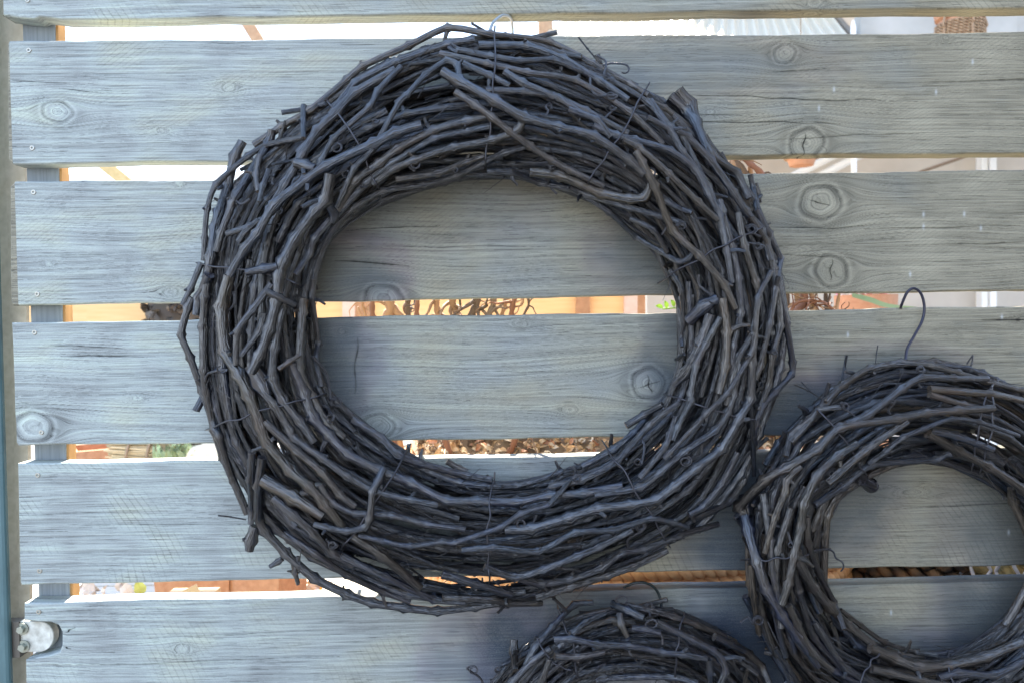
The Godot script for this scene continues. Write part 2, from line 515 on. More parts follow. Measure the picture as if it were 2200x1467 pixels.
func tw(rp: float, q: Array, layer := 0.0, kind := -1.0, taper := 0.85) -> void:      # a twig seen in the photograph: radius and joints in its pixels
	var nodes := []
	var r := rp * 0.00043
	for k in q.size() / 2:
		var x: float = q[k * 2]; var y: float = q[k * 2 + 1]
		var bt := band_t(x, y)
		var z := surf_z(bt.x, clampf(bt.y, -1.04, 1.04)) - r * 0.5 + layer * 0.006
		nodes.append(px(x, y, maxf(z, r + 0.002)))
	grow(nodes, r, twig_color(kind), 9, taper, 0.32)

func fill_twigs(count: int, rp0: float, rp1: float, nodepx: float) -> void:          # the mass of vines behind the ones that show
	for j in count:
		var a := rng.randf() * TAU
		var dirn := 1.0 if rng.randf() < 0.5 else -1.0
		var span := deg_to_rad(rng.randf_range(45, 125))
		var mode := rng.randf()
		var rho := sqrt(rng.randf())
		var th := rng.randf() * TAU
		var s0 := rho * cos(th)
		var h0 := rho * sin(th)
		var drift := rng.randf_range(-0.65, 0.65)
		if j % 3 == 0:                 # some keep to the two edges of the bundle
			s0 = rng.randf_range(0.74, 0.96) * (1.0 if j % 2 == 0 else -1.0)
			h0 = rng.randf_range(-0.7, 0.5)
			drift *= 0.25
		if W.get("low") != null:        # the layer that lies against the boards
			s0 = rng.randf_range(-0.92, 0.92)
			h0 = -0.85
			drift = rng.randf_range(-0.3, 0.3)
		var done := 0.0
		var nodes := []
		var rp := rng.randf_range(rp0, rp1) * (1.25 if mode > 0.86 else 1.0)
		if mode < 0.26: rp *= 0.55
		var r := rp * 0.00044
		while done < span or nodes.size() < 3:
			var rim := wreath_radius(W.outer, a)
			var ri := wreath_radius(W.inner, a)
			var s := clampf(s0 + drift * (done / span - 0.5) + rng.randf_range(-0.05, 0.05), -0.97, 0.97)
			var hm := sqrt(maxf(0.0, 1.0 - s * s))
			var hz := clampf(h0 + rng.randf_range(-0.05, 0.05), -0.95, 0.80) * (0.3 + 0.7 * hm)
			var rr := (ri + rim) * 0.5 + (rim - ri) * 0.5 * s
			var z: float = W.zc + W.zh * hz * 0.92
			nodes.append(px(W.cx + cos(a) * rr, W.cy + sin(a) * rr, maxf(z, r + 0.002)))
			var st := nodepx * rng.randf_range(0.7, 1.45) / rr
			a += dirn * st
			done += st
		if rng.randf() < 0.3:          # an end that strays out of the bundle
			var last: Vector3 = nodes[nodes.size() - 1]
			var before: Vector3 = nodes[nodes.size() - 2]
			nodes.append(last + (last - before).normalized() * 0.03 + Vector3(rng.randf_range(-0.012, 0.012), rng.randf_range(-0.012, 0.012), rng.randf_range(0.0, 0.012)))
		grow(nodes, r, twig_color(), 7, rng.randf_range(0.65, 0.95), 0.3)

func tie(x0: float, y0: float, x1: float, y1: float, bow := 0.0) -> void:          # a thin wire round the bundle
	var b := Buf.new()
	var ctrl := []
	var side := Vector2(y1 - y0, x0 - x1).normalized()
	for k in 9:
		var f := k / 8.0
		var j := sin(f * PI) * bow + rng.randf_range(-3.5, 3.5) * (0.0 if k == 0 or k == 8 else 1.0)
		var x := lerpf(x0, x1, f) + side.x * j
		var y := lerpf(y0, y1, f) + side.y * j
		var bt := band_t(x, y)
		ctrl.append(px(x, y, surf_z(bt.x, clampf(bt.y, -1.04, 1.04)) + 0.0075 + rng.randf_range(0.0, 0.003)))
	var back0 := px(x1, y1, 0.004)
	var back1 := px(x0, y0, 0.004)
	ctrl.append(back0); ctrl.append(back1); ctrl.append(ctrl[0])
	wire(b, smooth(ctrl, 5), 0.001)
	put("tie_wire", b, M.tie_wire, W.node)

func curl(x: float, y: float, rpx: float, turns: float, a0: float, lead: Array, layer := 1.0) -> void:    # a dried tendril: a lead that ends in a coil
	var b := Buf.new()
	var ctrl := []
	var k := 0
	while k + 1 < lead.size():
		var bt := band_t(lead[k], lead[k + 1])
		ctrl.append(px(lead[k], lead[k + 1], surf_z(bt.x, clampf(bt.y, -1.0, 1.0)) + layer * 0.004))
		k += 2
	var bt2 := band_t(x, y)
	var z := surf_z(bt2.x, clampf(bt2.y, -1.0, 1.0)) + layer * 0.004
	var n := int(turns * 9)
	for s in n:
		var f := float(s) / n
		var rr := rpx * (1.0 - 0.55 * f)
		var a := a0 + f * turns * TAU
		ctrl.append(px(x + cos(a) * rr, y + sin(a) * rr * 0.85, z + 0.004 + f * 0.008))
	var pts := smooth(ctrl, 4)
	var rad := PackedFloat32Array()
	for s in pts.size(): rad.append(lerpf(0.0014, 0.0007, float(s) / pts.size()))
	tube(b, pts, rad, 6, PackedColorArray([Color(0.055, 0.058, 0.068)]), 0.05)
	put("tendril", b, M.bark, W.node)

func random_curls(count: int) -> void:
	for j in count:
		var a := rng.randf() * TAU
		var ri := wreath_radius(W.inner, a); var ro := wreath_radius(W.outer, a)
		var rr := lerpf(ri, ro, rng.randf_range(0.1, 1.02))
		var x: float = W.cx + cos(a) * rr; var y: float = W.cy + sin(a) * rr
		var b2 := rng.randf() * TAU
		var ln := rng.randf_range(18, 46)
		curl(x, y, rng.randf_range(6, 14), rng.randf_range(0.6, 2.3), rng.randf() * TAU, [x + cos(b2) * ln * 1.6, y + sin(b2) * ln * 1.6, x + cos(b2 + 0.4) * ln, y + sin(b2 + 0.4) * ln], 0.4)

func hairs(count: int) -> void:                      # torn bark fibres and splinters
	var b := Buf.new()
	for j in count:
		var a := rng.randf() * TAU
		var ri := wreath_radius(W.inner, a); var ro := wreath_radius(W.outer, a)
		var s := rng.randf_range(-1.0, 1.0)
		var rr := (ri + ro) * 0.5 + (ro - ri) * 0.5 * s
		var p := px(W.cx + cos(a) * rr, W.cy + sin(a) * rr, surf_z(a, s) - 0.004)
		var t := Vector3(-sin(a), -cos(a), 0) * (1.0 if rng.randf() < 0.5 else -1.0)
		var d := (t + Vector3(rng.randf_range(-0.6, 0.6), rng.randf_range(-0.6, 0.6), rng.randf_range(0.0, 0.5))).normalized()
		var ln := rng.randf_range(0.008, 0.03)
		var side := Vector3(rng.randf_range(-1, 1), rng.randf_range(-1, 1), 0.3) * ln * 0.25
		tube(b, PackedVector3Array([p, p + d * ln * 0.5 + side * 0.5, p + d * ln + side * 1.4]), PackedFloat32Array([0.0006, 0.0005, 0.0002]), 4, PackedColorArray([Color(0.05, 0.045, 0.045)]), 0.0, false)
	var o := put("bark_fibres", b, M.bark, W.node)
	o.set_meta("kind", "stuff")

func hook(ctrl: Array, r: float, m: Material) -> void:
	var b := Buf.new()
	wire(b, smooth(ctrl, 8), r, 8)
	put("wire_hook", b, m, W.node)

func big_wreath() -> void:
	W = {"cx": 1066.0, "cy": 693.0, "zc": 0.048, "zh": 0.045, "tone": 1.0,
		"inner": [399.0, 400.0, 366.0, 345.0, 337.0, 335.0, 345.0, 391.0, 396.0, 402.0, 375.0, 318.0, 311.0, 320.0, 335.0, 383.0],
		"outer": [626.0, 618.0, 626.0, 598.0, 605.0, 622.0, 655.0, 645.0, 630.0, 640.0, 608.0, 606.0, 622.0, 588.0, 606.0, 618.0]}
	W.node = thing("vine_wreath", "largest dark vine wreath, whole in view at the middle of the slatted gate", "wreath", "dark vine wreaths hung on the gate")
	fill_twigs(185, 6.0, 10.5, 125.0)
	vine_mass(190, 4.0, 8.0, 130.0)
	# the ones that can be followed in the photograph
	tw(9, [545, 312, 605, 272, 668, 236, 745, 172, 780, 142, 878, 98, 962, 60, 1055, 74, 1180, 90, 1275, 138, 1352, 180, 1392, 205], 0.3)
	tw(10, [640, 330, 700, 262, 762, 180, 850, 134, 960, 96, 1020, 85], 0.6)
	tw(10.5, [1027, 98, 1130, 100, 1210, 128, 1290, 175, 1350, 215], 0.5)
	tw(8, [981, 107, 1052, 121, 1117, 131, 1188, 129, 1245, 151, 1313, 173, 1391, 220, 1440, 275, 1470, 300, 1520, 400], 0.4)
	tw(8.5, [945, 115, 1046, 137, 1133, 156, 1237, 173, 1350, 238, 1425, 310], 0.7)
	tw(12.5, [951, 154, 986, 175, 1063, 216, 1125, 252, 1199, 273, 1275, 293, 1350, 342, 1385, 375], 2.0, 0.3)
	tw(9.5, [1125, 252, 1112, 279, 1057, 301, 973, 317, 891, 344, 850, 361, 800, 395], 1.7)
	tw(7.5, [986, 168, 982, 140, 959, 131, 913, 162, 872, 206, 856, 222, 802, 317, 761, 361, 738, 412, 722, 446], 2.1)
	tw(7.5, [862, 143, 812, 195, 793, 230, 717, 297, 690, 345, 655, 405], 1.4)
	tw(11, [850, 150, 762, 200, 722, 243, 682, 280, 648, 333, 612, 396, 580, 450, 540, 520], 1.2, 0.6)
	tw(12, [905, 268, 850, 285, 802, 309, 701, 356, 657, 386, 589, 441, 551, 503, 527, 533, 492, 592], 2.2, 0.4)
	tw(14, [492, 592, 476, 660, 484, 752, 512, 803, 534, 847, 561, 915, 575, 952, 623, 1009, 664, 1044, 697, 1081, 742, 1142], 1.5, 0.8)
	tw(13.5, [709, 374, 698, 429, 676, 453, 633, 513, 608, 562, 598, 592, 592, 648, 577, 708, 558, 762, 539, 801], 2.2, 0.3)
	tw(10, [701, 434, 717, 461, 712, 478], 2.1)
	tw(10.5, [596, 572, 565, 578, 528, 585], 2.4)
	tw(11, [521, 304, 504, 337, 488, 399, 470, 456, 461, 490, 452, 552, 440, 637, 436, 703, 438, 795, 442, 842, 460, 923, 480, 983, 530, 1100], 0.6, 0.2)
	tw(7.5, [652, 295, 573, 312, 532, 336, 464, 396, 445, 448, 439, 511, 436, 560], 1.2)
	tw(10, [584, 279, 575, 309, 510, 415, 499, 437, 475, 500, 464, 541], 0.8)
	tw(8, [432, 565, 408, 622, 391, 655], 0.2)
	tw(9, [412, 640, 403, 662, 389, 719, 408, 768, 433, 839, 460, 918, 470, 940, 500, 1033, 530, 1105], 0.5)
	tw(13, [449, 590, 428, 640, 419, 677], 1.0, -1.0, 0.7)
	tw(22, [541, 785, 562, 822, 575, 850], 0.8, 0.3, 0.8)
	tw(9.5, [561, 839, 588, 869, 621, 923, 631, 941, 691, 984, 745, 1023, 800, 1053, 882, 1074, 940, 1085], 1.3)
	tw(9.5, [568, 905, 636, 968, 691, 1014, 729, 1061, 764, 1088], 1.8, 0.8)
	tw(12, [626, 782, 653, 844, 672, 896, 707, 935, 745, 974, 813, 1009, 882, 1036, 958, 1074, 1025, 1076, 1111, 1078, 1182, 1064, 1253, 1059, 1337, 1043], 1.1, 0.55)
	tw(10, [756, 900, 819, 941, 854, 976, 903, 995, 1000, 1020, 1058, 1030], 0.3)
	tw(8.5, [688, 1042, 715, 1080, 762, 1102, 841, 1107, 915, 1126, 1000, 1137], 1.2)
	tw(8.5, [824, 1004, 812, 1033, 800, 1056, 794, 1113, 783, 1132, 745, 1141, 700, 1132, 674, 1126], 2.3)
	tw(9.5, [541, 971, 538, 1031, 541, 1091, 538, 1126], 1.4)
	tw(11.5, [563, 982, 555, 1042, 555, 1107, 568, 1140, 614, 1189, 674, 1241, 745, 1276, 800, 1295, 868, 1305, 940, 1312, 1020, 1303, 1092, 1291], 0.7, 0.75)
	tw(9, [950, 1283, 1059, 1288, 1092, 1296, 1165, 1296], 0.8)
	tw(14, [548, 1130, 539, 1160, 535, 1183], 0.6, -1.0, 0.8)
	tw(7, [606, 1200, 596, 1207, 579, 1217], 0.4)
	tw(6.5, [629, 1208, 633, 1230, 640, 1253], 0.3)
	tw(19, [566, 1030, 631, 1066, 695, 1108], 0.4, 0.95, 0.8)
	tw(11, [587, 1069, 631, 1107, 674, 1145, 713, 1186, 760, 1215], 1.0)
	tw(8.5, [609, 1145, 677, 1189, 745, 1235, 822, 1271, 882, 1293], 0.9)
	tw(9.5, [732, 1194, 827, 1238, 931, 1287, 1000, 1293], 1.0)
	tw(12.5, [759, 1151, 822, 1194, 903, 1263], 1.4, 0.8)
	tw(7, [1179, 1084, 1119, 1103, 1073, 1133, 977, 1165, 950, 1163, 882, 1173, 822, 1162, 770, 1150], 2.0)
	tw(6.5, [1179, 1084, 1202, 1060, 1226, 1031], 2.1)
	tw(12, [1085, 1137, 1141, 1135, 1223, 1111, 1285, 1092, 1353, 1084, 1408, 1073, 1450, 1043, 1495, 1006, 1550, 963, 1588, 897, 1613, 854, 1615, 780, 1622, 715], 1.5, 0.7)
	tw(9.5, [1546, 430, 1551, 455, 1573, 532, 1586, 597, 1592, 672, 1576, 744, 1570, 830], 1.0)
	tw(9.5, [1367, 325, 1380, 350, 1407, 400, 1445, 493, 1502, 548, 1556, 611, 1581, 664], 2.0)
	tw(9, [1275, 270, 1323, 291, 1364, 302, 1440, 324, 1494, 364, 1522, 416, 1546, 463, 1562, 540, 1573, 608], 1.4)
	tw(8.5, [1340, 300, 1374, 318, 1437, 373, 1500, 433, 1543, 473], 2.0)
	tw(8, [1391, 253, 1440, 280, 1467, 326, 1522, 400, 1545, 470, 1565, 560], 0.9)
	tw(10, [1396, 217, 1440, 275, 1478, 296, 1527, 345, 1576, 413, 1603, 454, 1636, 495, 1655, 560], 0.6)
	tw(9, [1613, 466, 1646, 518, 1663, 578, 1665, 624, 1654, 695, 1633, 785, 1624, 815], 0.7)
	tw(15, [1440, 208, 1475, 240, 1494, 263, 1527, 332, 1582, 373, 1609, 427], 0.4, 0.6, 0.6)
	tw(17, [1456, 196, 1480, 226, 1496, 262], 0.1, 0.9)
	tw(7, [1613, 375, 1619, 405, 1626, 442, 1640, 500], 0.2)
	tw(6, [1625, 394, 1629, 414, 1634, 436], 0.3)
	tw(8.5, [1627, 450, 1652, 502, 1676, 556, 1671, 603, 1690, 695, 1703, 777, 1700, 804, 1665, 843, 1640, 870, 1623, 911, 1620, 950, 1618, 995], 0.8)
	tw(8.5, [1586, 458, 1600, 529, 1624, 603, 1630, 641, 1616, 717, 1589, 763, 1575, 812, 1560, 870], 1.3)
	tw(7, [1657, 584, 1630, 638, 1622, 723, 1613, 763, 1564, 843, 1517, 889, 1441, 971, 1427, 985], 2.0)
	tw(8.5, [1670, 610, 1676, 701, 1660, 763, 1652, 826, 1630, 880], 0.5)
	tw(14.5, [1480, 690, 1513, 658, 1543, 641], 1.6, 0.3)
	tw(11, [1554, 641, 1562, 712, 1559, 785, 1545, 845], 1.7)
	tw(13.5, [1527, 674, 1507, 736, 1474, 799, 1450, 825], 1.2, 0.7)
	tw(9, [1548, 682, 1518, 739, 1496, 785, 1485, 843, 1484, 862, 1457, 916, 1446, 946], 1.8)
	tw(7.5, [1254, 419, 1309, 456, 1368, 510, 1420, 540, 1458, 562, 1480, 556, 1490, 540], 0.9)
	tw(7, [1354, 469, 1404, 494, 1434, 543], 1.0)
	tw(6.5, [1440, 580, 1450, 597, 1464, 624, 1469, 695, 1464, 723, 1466, 745], 0.2)
	tw(8.5, [1225, 400, 1254, 416, 1353, 446, 1429, 468, 1473, 482], 0.9)
	tw(8.5, [1046, 369, 1095, 371, 1160, 393, 1255, 412], 0.7)
	tw(12, [1139, 369, 1204, 377, 1290, 414, 1353, 427, 1385, 424, 1399, 396], 1.3)
	tw(9, [978, 197, 1019, 224, 1057, 252, 1095, 282, 1139, 314, 1185, 344, 1226, 366, 1298, 400], 1.8, 0.8)
	tw(10.5, [722, 453, 763, 388, 815, 350, 856, 319, 932, 280, 1003, 260, 1060, 248], 1.3)
	tw(9.5, [720, 463, 788, 391, 843, 350, 932, 298, 1003, 282, 1052, 271], 1.2)
	tw(8, [850, 385, 940, 372, 1003, 347, 1041, 335], 1.1)
	tw(8.5, [728, 473, 761, 445, 821, 410, 910, 396, 981, 377, 1041, 347, 1084, 328, 1140, 312], 0.6)
	tw(9, [1044, 194, 1123, 197, 1188, 208, 1259, 238, 1350, 287], 1.2)
	tw(9.5, [1084, 154, 1123, 178, 1199, 211, 1260, 250], 1.5)
	tw(8.5, [994, 137, 1052, 162, 1095, 184], 1.5)
	tw(8.5, [1221, 235, 1281, 257, 1313, 295], 1.6)
	tw(12, [635, 350, 655, 356, 676, 362], 2.0)
	tw(6.5, [605, 242, 655, 234, 700, 222], 0.3)
	tw(7.5, [652, 228, 650, 260, 651, 297], 1.5)
	tw(7.5, [556, 336, 549, 375, 554, 412], 1.3)
	tw(7.5, [578, 365, 565, 400, 556, 434], 1.4)
	tw(8, [488, 502, 537, 486, 562, 470], 1.0)
	tw(8, [512, 520, 530, 495, 556, 472], 1.2)
	tw(8.5, [583, 610, 544, 664, 509, 714, 506, 784], 2.1)
	tw(8.5, [573, 627, 600, 640, 634, 656], 2.8, 0.75)
	tw(8.5, [566, 673, 555, 714, 517, 764], 1.6, 0.2)
	tw(11.5, [604, 664, 588, 746, 585, 812, 607, 858, 643, 904, 675, 950], 1.4)
	tw(10, [650, 640, 648, 673, 643, 790, 670, 852, 702, 907, 740, 940], 1.0)
	tw(7.5, [672, 600, 670, 640, 683, 735, 678, 770, 690, 830], 0.2)
	tw(6.5, [598, 793, 620, 777, 643, 762], 2.9, 0.95)
	tw(8.5, [709, 470, 675, 512, 664, 545, 634, 590], 1.2)
	tw(8.5, [742, 456, 700, 520, 678, 580, 668, 640], 0.2)
	tw(10.5, [950, 1233, 1021, 1253, 1100, 1277], 1.3)
	tw(9.5, [1040, 1217, 1105, 1239, 1168, 1223, 1239, 1195, 1288, 1174, 1359, 1138], 1.8)
	tw(8, [991, 1182, 1059, 1176, 1155, 1184, 1236, 1144, 1315, 1138, 1397, 1114, 1440, 1122, 1479, 1133], 1.9)
	tw(9, [1114, 1242, 1163, 1253, 1223, 1244, 1291, 1220, 1337, 1187, 1380, 1180, 1460, 1150, 1544, 1125], 0.9)
	tw(10, [1152, 1283, 1223, 1261, 1304, 1236, 1359, 1217, 1435, 1182], 0.8)
	tw(8.5, [1250, 1001, 1318, 965, 1360, 930, 1400, 885], 0.4)
	tw(8.5, [1180, 1045, 1250, 1031, 1326, 990, 1394, 914, 1460, 864], 1.1)
	tw(9.5, [1345, 914, 1385, 890, 1424, 868], 1.3)
	tw(7.5, [1375, 1026, 1430, 957, 1452, 894], 1.9)
	tw(9.5, [1277, 1063, 1373, 1047, 1419, 1014, 1468, 971, 1536, 924, 1563, 886, 1577, 848, 1588, 780], 1.3)
	tw(8.5, [1480, 1105, 1509, 1088, 1550, 1039, 1585, 971], 1.2)
	tw(8.5, [1490, 1115, 1564, 1080, 1596, 1036, 1615, 993], 0.7)
	tw(6.5, [1613, 870, 1618, 944, 1621, 1022], 1.4)
	tw(8, [960, 990, 985, 1005, 1005, 1012], 0.2)
	tw(9, [1060, 352, 1180, 352, 1280, 370, 1360, 410, 1430, 470], -3.0)
	tw(9, [1120, 330, 1230, 345, 1330, 378, 1420, 440, 1480, 520], -4.0)
	tw(8, [1150, 372, 1250, 388, 1340, 428, 1400, 490], -3.5)
	tw(9, [700, 430, 770, 378, 860, 352, 960, 345, 1080, 340], -3.0)
	tw(9, [640, 440, 740, 360, 850, 330, 980, 325], -4.0)
	tw(2.4, [1243, 80, 1262, 104, 1286, 132], -1.0)
	tw(2.2, [468, 1107, 495, 1110, 528, 1116], -2.0)
	tw(8, [1283, 118, 1290, 138], -0.5, 0.9)
	tw(5.5, [590, 940, 566, 958, 541, 968], 1.6)
	tw(5.5, [640, 1195, 634, 1230, 640, 1256], 0.6)
	tw(5, [1470, 760, 1452, 772], 0.5)
	tw(3, [738, 1258, 736, 1290], 0.2)
	tw(4, [1218, 1312, 1190, 1285, 1170, 1262], 1.0)
	tie(1062, 76, 1043, 352, 6)
	tie(706, 222, 812, 402, 8)
	tie(1387, 193, 1264, 392, 4)
	tie(1640, 488, 1430, 600, -6)
	tie(436, 568, 640, 612, 8)
	tie(458, 918, 690, 848, 4)
	tie(1440, 850, 1622, 902, -3)
	tie(872, 968, 740, 1168, 6)
	tie(1062, 1030, 1052, 1240, -9)
	tie(1303, 960, 1430, 1160, 4)
	curl(1313, 205, 11, 1.2, 0.0, [1268, 168, 1270, 190, 1285, 205])
	curl(1316, 232, 7, 1.0, 0.0, [1305, 268, 1300, 255, 1312, 242])
	curl(978, 366, 7, 1.2, 3.0, [930, 372, 955, 374, 972, 370])
	curl(806, 260, 7, 1.1, 0.0, [798, 268])
	curl(722, 864, 14, 1.6, 2.5, [670, 765, 700, 800, 708, 840])
	curl(583, 375, 6, 0.6, 0.0, [587, 398, 584, 388])
	curl(714, 1170, 10, 1.5, 0.0, [700, 1158, 706, 1164])
	curl(1340, 150, 14, 0.7, -1.5, [1295, 140, 1315, 136])
	curl(1165, 240, 14, 0.7, -1.0, [1185, 235, 1182, 222])
	curl(1530, 640, 18, 0.4, 0.5, [1502, 590, 1505, 615])
	random_curls(26)
	hairs(620)
	hook([px(1051, 70, 0.05), px(1060, 48, 0.03), px(1080, 33, 0.012), px(1097, 39, -0.006), px(1101, 62, -0.031), px(1101, 90, -0.0295)], 0.0017, M.hook_grey)

func right_wreath() -> void:
	W = {"cx": 1990.0, "cy": 1195.0, "zc": 0.042, "zh": 0.039, "tone": 1.0,
		"inner": [236.0, 226.0, 214.0, 215.0, 212.0, 218.0, 225.0, 228.0, 225.0, 228.0, 218.0, 200.0, 197.0, 205.0, 212.0, 222.0],
		"outer": [424.0, 405.0, 410.0, 412.0, 412.0, 410.0, 400.0, 388.0, 384.0, 396.0, 404.0, 415.0, 420.0, 412.0, 410.0, 400.0]}
	W.node = thing("vine_wreath", "dark vine wreath cut off by the right edge, hung on a blue wire hook", "wreath", "dark vine wreaths hung on the gate")
	fill_twigs(165, 6.0, 11.5, 110.0)
	vine_mass(90, 4.0, 8.0, 115.0)
	tw(11.5, [1601, 1100, 1590, 1086, 1645, 1031, 1691, 1003, 1756, 964, 1807, 918, 1928, 899, 1991, 887, 2060, 882, 2137, 876], 2.2, 0.8)
	tw(18, [1592, 1076, 1597, 1094, 1601, 1112, 1607, 1134], 1.3, 0.4, 0.92)
	tw(13.5, [1640, 1036, 1604, 1074, 1598, 1100, 1608, 1140, 1628, 1207, 1647, 1265, 1680, 1320, 1714, 1367, 1760, 1430], 1.6, 0.4)
	tw(9.5, [1700, 950, 1775, 864, 1812, 827, 1870, 792, 1937, 779, 2003, 785, 2059, 802, 2117, 818, 2198, 839, 2260, 870], 0.8, 0.8)
	tw(8.5, [1689, 980, 1700, 934, 1740, 900, 1761, 880, 1815, 874], 1.0)
	tw(10, [1819, 911, 1867, 890, 1937, 836, 1982, 811, 2049, 813, 2123, 813], 1.9, 0.6)
	tw(11, [1779, 1036, 1858, 968, 1951, 904], 2.2, 0.95)
	tw(8.5, [1751, 1085, 1810, 1045, 1873, 999, 2008, 987, 2042, 973, 2100, 990], 1.2)
	tw(6.5, [1867, 996, 1905, 968, 1942, 938, 1987, 920, 2047, 899, 2105, 906, 2191, 936], 2.4, 0.1)
	tw(11, [1842, 952, 1800, 978, 1756, 1022, 1728, 1081, 1721, 1129, 1706, 1193, 1695, 1253, 1680, 1298], 1.9, 0.8)
	tw(8.5, [1720, 1000, 1691, 1031, 1687, 1055, 1666, 1110, 1644, 1188], 1.8, 0.97)
	tw(8.5, [1735, 1110, 1737, 1167, 1761, 1231, 1792, 1293, 1814, 1352], 2.0)
	tw(12.5, [1712, 1180, 1716, 1205, 1747, 1260, 1783, 1303, 1821, 1341, 1878, 1386], 1.2, 0.8)
	tw(8.5, [1613, 1212, 1618, 1277, 1631, 1360], 1.0, 0.97)
	tw(8.5, [1695, 1300, 1714, 1341, 1745, 1400, 1790, 1440], 1.8, 0.8)
	tw(6.5, [1806, 1310, 1851, 1344, 1901, 1379, 1966, 1400, 2016, 1408], 0.4)
	tw(13.5, [1870, 1392, 1920, 1413, 1974, 1433, 2039, 1429, 2120, 1410, 2199, 1377], 1.4, 0.8)
	tw(10, [2018, 1457, 2061, 1446, 2136, 1450, 2200, 1420], 1.6)
	tw(9.5, [1873, 1437, 1914, 1446, 1985, 1463, 2040, 1470], 1.5, 0.8)
	tw(11.5, [1994, 931, 2059, 968, 2123, 1001, 2198, 1050, 2240, 1110], 1.9, 0.8)
	tw(10, [2000, 925, 2054, 936, 2135, 966], 1.7)
	tw(10, [1998, 836, 2128, 846, 2198, 860], 1.5)
	tw(9, [1998, 846, 2070, 869, 2130, 880], 1.3, 0.8)
	tw(9, [1640, 1060, 1655, 1160, 1660, 1230, 1680, 1310], 1.2)
	tw(10, [1700, 1090, 1672, 1180, 1668, 1260, 1690, 1330], 1.0)
	tw(4, [1820, 763, 1815, 792, 1808, 824], -4.0, 0.1)
	tw(2.4, [2056, 800, 2086, 788, 2091, 764, 2078, 782], -1.0)
	tw(1.6, [1708, 826, 1735, 838, 1768, 858], -2.0)
	tw(1.4, [1722, 820, 1745, 842, 1770, 862], -2.0)
	tw(1.5, [1887, 742, 1884, 760, 1882, 784], -2.0)
	tw(15, [1850, 1030, 1872, 1042, 1884, 1036], 0.6, 0.75)
	tie(1757, 880, 1862, 1018, 4)
	tie(2128, 836, 2090, 1004, -5)
	tie(2132, 846, 2108, 1012, 10)
	tie(1604, 1202, 1772, 1180, -8)
	tie(1905, 1390, 1846, 1480, -10)
	tie(2040, 1404, 2060, 1500, -6)
	curl(1795, 1220, 25, 0.45, -1.5, [1745, 1190, 1770, 1180, 1790, 1184])
	curl(2142, 815, 8, 1.0, 2.0, [2132, 850, 2132, 830])
	random_curls(14)
	hairs(380)
	hook([px(1936, 663, -0.004), px(1938, 655, 0.006), px(1950, 629, 0.012), px(1965, 620, 0.013), px(1980, 632, 0.012), px(1987, 660, 0.011), px(1982, 690, 0.012), px(1965, 722, 0.02), px(1950, 750, 0.03), px(1946, 785, 0.045)], 0.0017, M.hook_blue)

func low_wreath() -> void:
	W = {"cx": 1360.0, "cy": 1650.0, "zc": 0.036, "zh": 0.033, "tone": 1.0,
		"inner": [205.0, 205.0, 205.0, 208.0], "outer": [342.0, 345.0, 360.0, 354.0]}
	W.node = thing("vine_wreath", "smallest dark vine wreath, only its top showing at the lower edge", "wreath", "dark vine wreaths hung on the gate")
	fill_twigs(130, 5.0, 9.5, 95.0)
	vine_mass(80, 3.5, 7.0, 100.0)
	tw(9, [1130, 1430, 1150, 1390, 1186, 1346, 1234, 1299, 1275, 1295], 1.0)
	tw(7.5, [1200, 1390, 1231, 1359, 1259, 1335, 1302, 1316], 1.6)
	tw(9, [1191, 1374, 1226, 1372, 1283, 1384, 1350, 1387, 1421, 1401, 1466, 1406, 1519, 1415], 2.2, 0.3)
	tw(10, [1090, 1475, 1103, 1463, 1145, 1419, 1183, 1392], 1.2)
	tw(8.5, [1160, 1480, 1165, 1463, 1181, 1416], 2.0)
	tw(9.5, [1191, 1409, 1239, 1411, 1299, 1400], 1.8)
	tw(10.5, [1316, 1296, 1350, 1311, 1383, 1327], 1.2, 0.2)
	tw(8.5, [1343, 1299, 1397, 1311, 1447, 1325, 1497, 1342, 1562, 1370], 0.5, 0.8)
	tw(10, [1535, 1368, 1566, 1382, 1599, 1398], 1.2, 0.1)
	tw(9.5, [1411, 1337, 1486, 1373, 1530, 1396, 1550, 1416, 1559, 1442, 1547, 1470], 1.8)
	tw(9.5, [1280, 1462, 1300, 1456, 1438, 1453, 1500, 1468], 1.4, 0.3)
	tw(8.5, [1523, 1416, 1526, 1445, 1526, 1480], 2.0, 0.2)
	tw(9, [1357, 1349, 1388, 1352, 1419, 1359], 1.2, 0.2)
	tw(8.5, [1331, 1318, 1335, 1340, 1348, 1368], 1.6, 0.8)
	tw(10.5, [1104, 1374, 1104, 1400, 1108, 1440], 0.2, 0.8)
	tw(9.5, [1560, 1370, 1576, 1382, 1610, 1405, 1637, 1432, 1654, 1470], 0.6, 0.8)
	tie(1200, 1310, 1240, 1450, 8)
	tie(1470, 1325, 1455, 1480, -8)
	tie(1155, 1372, 1230, 1440, -14)
	curl(1402, 1341, 14, 1.0, 2.6, [1424, 1385, 1420, 1360])
	curl(1396, 1301, 8, 1.8, 0.0, [1398, 1325, 1396, 1312])
	curl(1338, 1290, 14, 0.9, 3.0, [1345, 1300])
	curl(1016, 1440, 12, 1.3, 3.4, [1040, 1475, 1030, 1455])
	random_curls(22)
	hairs(380)
	hook([px(1341, 1261, -0.012), px(1345, 1259, 0.008), px(1364, 1252, 0.012), px(1388, 1252, 0.012), px(1408, 1264, 0.012), px(1419, 1285, 0.014), px(1421, 1305, 0.02), px(1416, 1330, 0.03)], 0.0016, M.hook_black)

